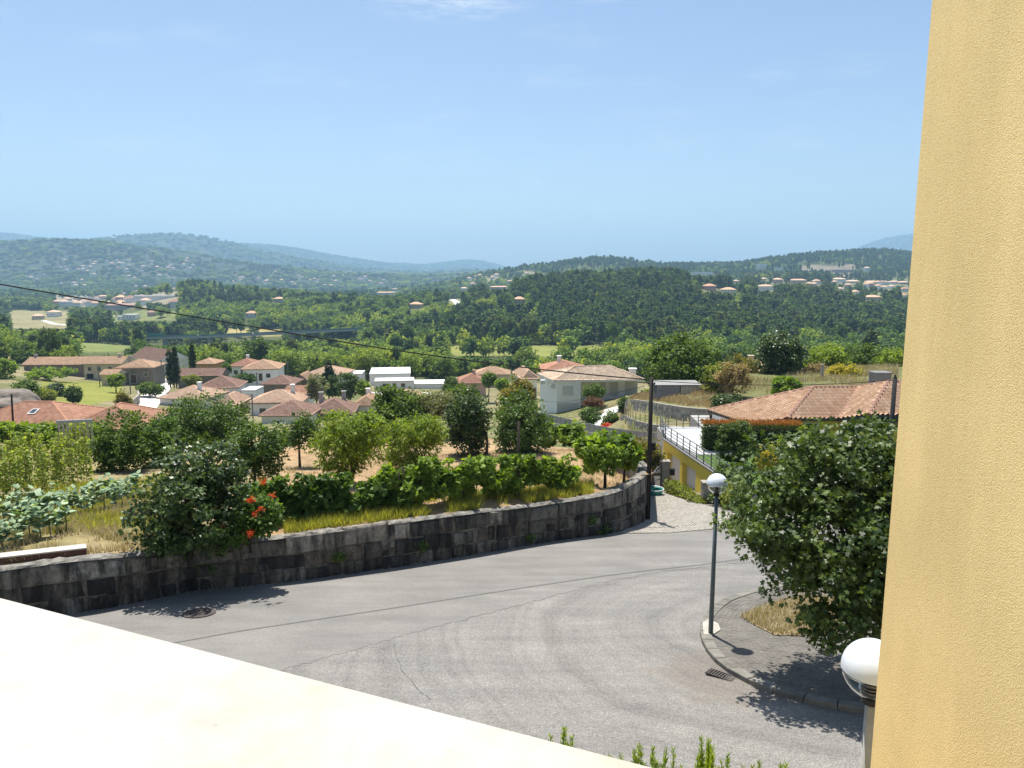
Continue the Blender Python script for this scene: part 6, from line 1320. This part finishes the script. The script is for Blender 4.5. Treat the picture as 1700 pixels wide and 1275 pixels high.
def scatter(n, box, y0, y1, lab, grp, sc0, sc1):
    for i in range(n):
        px, py = rr.uniform(box[0], box[2]), rr.gauss((box[1] + box[3]) / 2, (box[3] - box[1]) / 4); p = find(px, py, y0, y1); HB.append((px - 4, px + 4, py - 8 / p.y * F, py - 2, p.y)); o = link('far_house', rr.choice(HM), None, p + Vector((0, 0, 1)), rr.uniform(-.6, .6)); s_ = rr.uniform(sc0, sc1); o.scale = (s_,) * 3; tag(o, lab, 'house', grp)
scatter(38, (100, 428, 330, 455), 2600, 5000, 'tiny pale house in the hazy mountain village at left', 'houses of the mountain village', .65, 1.15)
scatter(30, (380, 455, 640, 480), 2200, 6000, 'tiny pale house on the hazy slopes in the centre distance', 'houses on the central hazy slopes', .65, 1.1)
scatter(24, (0, 450, 300, 490), 1800, 3600, 'tiny house on the blue lower slopes at far left', 'houses on the lower left slopes', .6, 1.0)
scatter(22, (90, 494, 300, 515), 900, 2200, 'small house in the town below the left hill', 'houses of the left town', .7, 1.1)
scatter(16, (1340, 462, 1510, 495), 850, 1700, 'small house among the terraces of the right hillside', 'houses on the right terraces', .6, .95)
scatter(8, (770, 445, 900, 478), 1300, 2200, 'small house on the slope under the mast hill', 'houses under the mast hill', .7, 1.0)
# ================================================================== woods
def proto(name, seed, kind, ncl, per, size):
    rr = random.Random(seed); h = 10
    if kind == 'broad': bl = [(0, 0, 6.0, 3.5, 3.5, 3.8)] + [(rr.uniform(-2.2, 2.2), rr.uniform(-2.2, 2.2), rr.uniform(3.5, 8), 2.0, 2.0, 1.8) for _ in range(5)]; mt = [L_FOR, L_FORL, L_FORD][seed % 20]; cr = 1.0; th = 5
    elif kind == 'pine': bl = [(0, 0, 7.8, 2.6, 2.6, 2.0), (rr.uniform(-1, 1), rr.uniform(-1, 1), 6.2, 2.2, 2.2, 1.2), (0, 0, 9.0, 1.5, 1.5, 1.2)]; mt = L_PINE; cr = .8; th = 8
    else: bl = [(0, 0, 6.5, 1.9, 1.9, 3.6), (rr.uniform(-.8, .8), rr.uniform(-.8, .8), 9, 1.2, 1.2, 1.5), (rr.uniform(-1, 1), 0, 4.2, 1.5, 1.5, 1.5)]; mt = L_EUC; cr = .75; th = 8
    me, c = crown_mesh(name, seed, bl, ncl, per, cr, size, mt, OVAL, inner=.45)
    # trunk joined to the same mesh: far copies are too small to show their parts
    tk = MB().tube([(0, 0, -1.5), (rr.uniform(-.2, .2), 0, th * .6), (0, 0, th)], [.22, .17, .08], 5)
    bm = bmesh.new(); bm.from_mesh(me); tm = tk.mesh('t', BARKD); bm.from_mesh(tm); bm.to_mesh(me); bm.free(); me.materials.append(BARK)
    mi = np.zeros(len(me.polygons), np.int32); mi[-len(tm.polygons):] = 1; me.polygons.foreach_set('material_index', mi); bpy.data.meshes.remove(tm)
    return me
KINDS = ['broad', 'broad', 'broad', 'pine', 'pine', 'euc']
LO = [proto('wood_tree', 700 + i, k_, 46, 9, 1.25) for i, k_ in enumerate(KINDS)]
HI = [proto('wood_tree', 720 + i, k_, 90, 22, .62) for i, k_ in enumerate(KINDS)]
rng = np.random.default_rng(77)
Ssl = ZZ / YY; runmax = np.maximum.accumulate(Ssl, 0)
def hidden(x, y, ztop):
    a = x / y; ci = np.clip(np.searchsorted(acol, a), 0, len(acol) - 1); y0 = y0c[ci]
    ri = np.where(y < 100, 0, len(YY) - len(far_rows) + np.clip(np.searchsorted(far_rows, y * .985) - 1, 0, len(far_rows) - 1))
    return ztop / y < runmax[ri, ci] - .0015
bands = [(118, 255, 15, .36), (255, 480, 6.6, 1), (480, 900, 6.2, 1), (900, 1500, 8, 1), (1500, 2600, 13, 1), (2600, 5200, 24, .8), (5200, 11800, 42, .85)]
PTS = []
for y0, y1, spc, dens in bands:
    amin, amax = -1.2, .62 if y0 < 250 else .75; area = .5 * (amax - amin) * (y1 * y1 - y0 * y0); n = int(area / spc ** 2 * 1.15)
    y = np.sqrt(rng.uniform(y0 * y0, y1 * y1, n)); x = rng.uniform(amin, amax, n) * y; z = height(x, y)
    c_, ta = cover(x, y, z)
    keep = rng.random(n) < ta * dens
    if 400 < y0 < 2600: keep &= fbm(x / 48 + 8, y / 48, 3) > -.40
    if y0 >= 2600: keep &= fbm(x / 260 + 4, y / 260, 4) + .22 * rng.normal(size=n) > -.22
    x, y, z = x[keep], y[keep], z[keep]; n = len(x)
    kn = fbm(x / 130 + 31, y / 130 + 7, 3) + .25 * rng.normal(size=n)
    right = np.clip((x / y + .1) * 4, 0, 1)
    pn = fbm(x / 75 + 3, y / 75 + 11, 3) + .2 * rng.normal(size=n); bk_ = np.where(pn > .18, 1, np.where(pn < -.16, 2, 0))
    kd = np.where(kn > .28 - .45 * right * (y > 470), np.where(rng.random(n) < .5, rng.integers(3, 5, n), 5), bk_)
    s = rng.uniform(.6, 1.5, n) * np.where(kd >= 3, 1.25, 1.0) * (1 if y1 <= 2600 else (1.0 if y1 < 6000 else 1.2))
    if y0 < 200: s = rng.uniform(.28, .55, n); kd = rng.integers(0, 3, n)
    elif y0 < 300: s *= .85
    wd = s * np.where(kd >= 3, .72, 1.0) * rng.uniform(.8, 1.25, n) * (1.0 if y1 <= 2600 else 2.8); px, py = proj(x, y, z)
    hid = hidden(x, y, z + 10 * s); keep = ~hid
    # keep clear of houses and lanes
    pt_, _ = proj(x, y, z)[0], 0; top = proj(x, y, z + 10 * s)[1]; hw = 3.5 * wd / y * F
    for (l, r, t_, b_, yh) in HB:
        keep &= ~((px + hw > l) & (px - hw < r) & (top < b_) & (py > t_) & (y < yh + 16))
    if y0 < 200: keep &= ~(((px > 195) & (px < 285)) | ((px > 392) & (px < 475) & (y > 150)) | (px > 1180))
    keep &= ~((y < 640) & (y > 250) & (px > 236) & (px < 600) & (top < np.interp(px, [236, 600], [572, 560])) )     # the viaduct stays in view
    for poly, (f0, f1), _, den in FIELDS:
        if den < .1:
            for f_ in (1, .6): keep &= ~(in_poly(px, py + (top - py) * f_, poly) & (y < f1))
    keep &= ~((px > 744) & (px < 768) & (py < 518) & (py > 488) & (y > 600) & (y < 1300)) 
    PTS.append(np.stack([x, y, z, s, wd, kd, rng.uniform(0, 6.28, n)], 1)[keep])
PTS = np.concatenate(PTS)
sizepx = 10 * PTS[:, 3] / PTS[:, 1]; inv = (np.abs(proj(PTS[:, 0], PTS[:, 1], PTS[:, 2])[0] - 760) < 790)
order = np.argsort(-sizepx * inv); near_i, far_i = order[:300], order[300:]
for i in near_i:
    x, y, z, s, wd, kd, rz = PTS[i]; o = link('wood_tree' if y > 250 else 'village_tree', HI[int(kd)], None, (x, y, z - .2), rz); o.scale = (wd, wd, s)
    if y > 250: tag(o, ['leafy broad-crowned tree in the nearest band of valley woods', 'dark pine in the nearest band of valley woods', 'slender eucalyptus in the nearest band of valley woods'][0 if kd < 3 else 1 if kd < 5 else 2], 'tree', 'nearest trees of the valley woods')
    else: tag(o, 'small leafy tree growing among the village gardens', 'tree', 'small trees among the village houses')
# everything beyond reads as one wood
pc = bpy.data.collections.new('wood_tree_kinds')
for i, me in enumerate(LO): o = bpy.data.objects.new('wood_kind_%d' % i, me); pc.objects.link(o)
fp = PTS[far_i]; me = bpy.data.meshes.new('forest'); me.vertices.add(len(fp)); me.vertices.foreach_set('co', fp[:, :3].astype(np.float32).ravel())
for nm, col_, ty_ in (('sxy', fp[:, 4], 'FLOAT'), ('sz', fp[:, 3], 'FLOAT'), ('rot', fp[:, 6], 'FLOAT'), ('kindi', fp[:, 5], 'INT')):
    a_ = me.attributes.new(nm, ty_, 'POINT'); a_.data.foreach_set('value', col_.astype(np.int32 if ty_ == 'INT' else np.float32))
fo = tag(link('forest', me), 'wooded hillsides of pine, eucalyptus and oak across the valley', 'forest', kind='stuff')
ng = bpy.data.node_groups.new('forest', 'GeometryNodeTree'); ng.interface.new_socket('Geometry', in_out='INPUT', socket_type='NodeSocketGeometry'); ng.interface.new_socket('Geometry', in_out='OUTPUT', socket_type='NodeSocketGeometry')
N = ng.nodes.new; gi, go = N('NodeGroupInput'), N('NodeGroupOutput'); iop = N('GeometryNodeInstanceOnPoints'); ci_ = N('GeometryNodeCollectionInfo'); ci_.inputs['Collection'].default_value = pc; ci_.inputs['Separate Children'].default_value = True; ci_.inputs['Reset Children'].default_value = True
def na(nm, ty): a_ = N('GeometryNodeInputNamedAttribute'); a_.data_type = ty; a_.inputs['Name'].default_value = nm; return a_.outputs[0]
cb, cr2 = N('ShaderNodeCombineXYZ'), N('ShaderNodeCombineXYZ'); k_ = ng.links.new
k_(na('sxy', 'FLOAT'), cb.inputs[0]); k_(na('sxy', 'FLOAT'), cb.inputs[1]); k_(na('sz', 'FLOAT'), cb.inputs[2]); k_(na('rot', 'FLOAT'), cr2.inputs[2])
k_(gi.outputs[0], iop.inputs['Points']); k_(ci_.outputs[0], iop.inputs['Instance']); iop.inputs['Pick Instance'].default_value = True
k_(na('kindi', 'INT'), iop.inputs['Instance Index']); k_(cr2.outputs[0], iop.inputs['Rotation']); k_(cb.outputs[0], iop.inputs['Scale']); k_(iop.outputs[0], go.inputs[0])
fo.modifiers.new('forest', 'NODES').node_group = ng
print('forest', len(fp))

# ================================================================== viaduct
vd = thing('viaduct', 'long flat road viaduct crossing the wooded valley', 'bridge', P(420, 553, 600)); VC = M('viaduct_concrete', (.42, .42, .40), (.34, .34, .32), .2, .9)
q = [P(236, 559, 590), P(330, 557, 600), P(420, 553.5, 612), P(500, 549.5, 628), P(596, 545, 650)]
for i in range(4):
    a_, b_ = q[i], q[i + 1]; d_ = (b_ - a_).normalized(); n_ = Vector((-d_.y, d_.x, 0)) * 5; v4 = [a_ - n_, b_ - n_, b_ + n_, a_ + n_]
    m_ = MB(); m_.add([v_ - Vector((0, 0, 1.8)) for v_ in v4] + v4, [(3, 2, 1, 0), (4, 5, 6, 7), (0, 1, 5, 4), (1, 2, 6, 5), (2, 3, 7, 6), (3, 0, 4, 7)]); bw(m_, 'deck_span', VC, vd)
    m_ = MB(); v4 = [a_ - n_ * 1.02, b_ - n_ * 1.02, b_ - n_ * .96, a_ - n_ * .96]; m_.add([v_ + Vector((0, 0, .003)) for v_ in v4] + [v_ + Vector((0, 0, 1.1)) for v_ in v4], [(4, 5, 6, 7), (0, 1, 5, 4), (2, 3, 7, 6)]); bw(m_, 'guard_rail', M('rail_green', (.12, .22, .20), (.1, .18, .17), .3, .7), vd)
for f_ in np.linspace(.1, .9, 5):
    i = min(int(f_ * 4), 3); p = q[i].lerp(q[i + 1], f_ * 4 - i); bw(MB().box(p.x - 1.1, p.x + 1.1, p.y - 2.5, p.y + 2.5, p.z - 30, p.z - 2.41), 'pier', VC, vd)
a_ = q[0]; bw(MB().box(a_.x - 2, a_.x + 20, a_.y - 6.0, a_.y - 5.8, a_.z + 1.12, a_.z + 3.2), 'noise_screen', M('teal_screen', (.06, .24, .21), (.05, .2, .18), .3, .5), vd)

# pale roads far off
def far_road(pts, w_, name):
    lane(name, [(px, find(px, py).y) for px, py in pts], w_, w_, M('pale_road', (.58, .57, .54), (.5, .49, .46), .1, .95))
far_road([(178, 514), (184, 522), (181, 532), (185, 543)], 11, 'far_road'); far_road([(768, 514), (758, 505), (748, 498), (757, 492)], 8, 'motorway')
far_road([(70, 532), (85, 537), (112, 540)], 7, 'farm_track')
mp_ = find(990, 428, 1500, 2600); ms = thing('radio_mast', 'thin radio mast on top of the central wooded hill', 'mast', mp_); MB().tube([(0, 0, -1), (0, 0, 34)], [.7, .35], 5).build('shaft', M('mast_grey', (.35, .35, .36)), ms)
for z_ in (12, 24): MB().box(-1.2, 1.2, -1.2, 1.2, z_, z_ + .6).build('platform', M('mast_grey', (.35, .35, .36)), ms)

# ================================================================== the valley's air
zlo, zhi = float(ZZ.min()) - 20, float(ZZ.max()) + 60
hz = MB().box(-21800, 21800, -260, 12800, zlo, zhi).build('haze', M('unused_haze', (1, 1, 1)))
hm = bpy.data.materials.new('haze'); hm.use_nodes = True; ht_ = hm.node_tree; ht_.nodes.clear(); ho = ht_.nodes.new('ShaderNodeOutputMaterial'); pv = ht_.nodes.new('ShaderNodeVolumePrincipled')
pv.inputs['Color'].default_value = (.44, .73, 1.0, 1); pv.inputs['Density'].default_value = HAZE; pv.inputs['Anisotropy'].default_value = .2; ht_.links.new(pv.outputs[0], ho.inputs['Volume'])
hz.data.materials.clear(); hz.data.materials.append(hm); tag(hz, 'thin blue summer haze filling the valley', 'haze', kind='stuff')
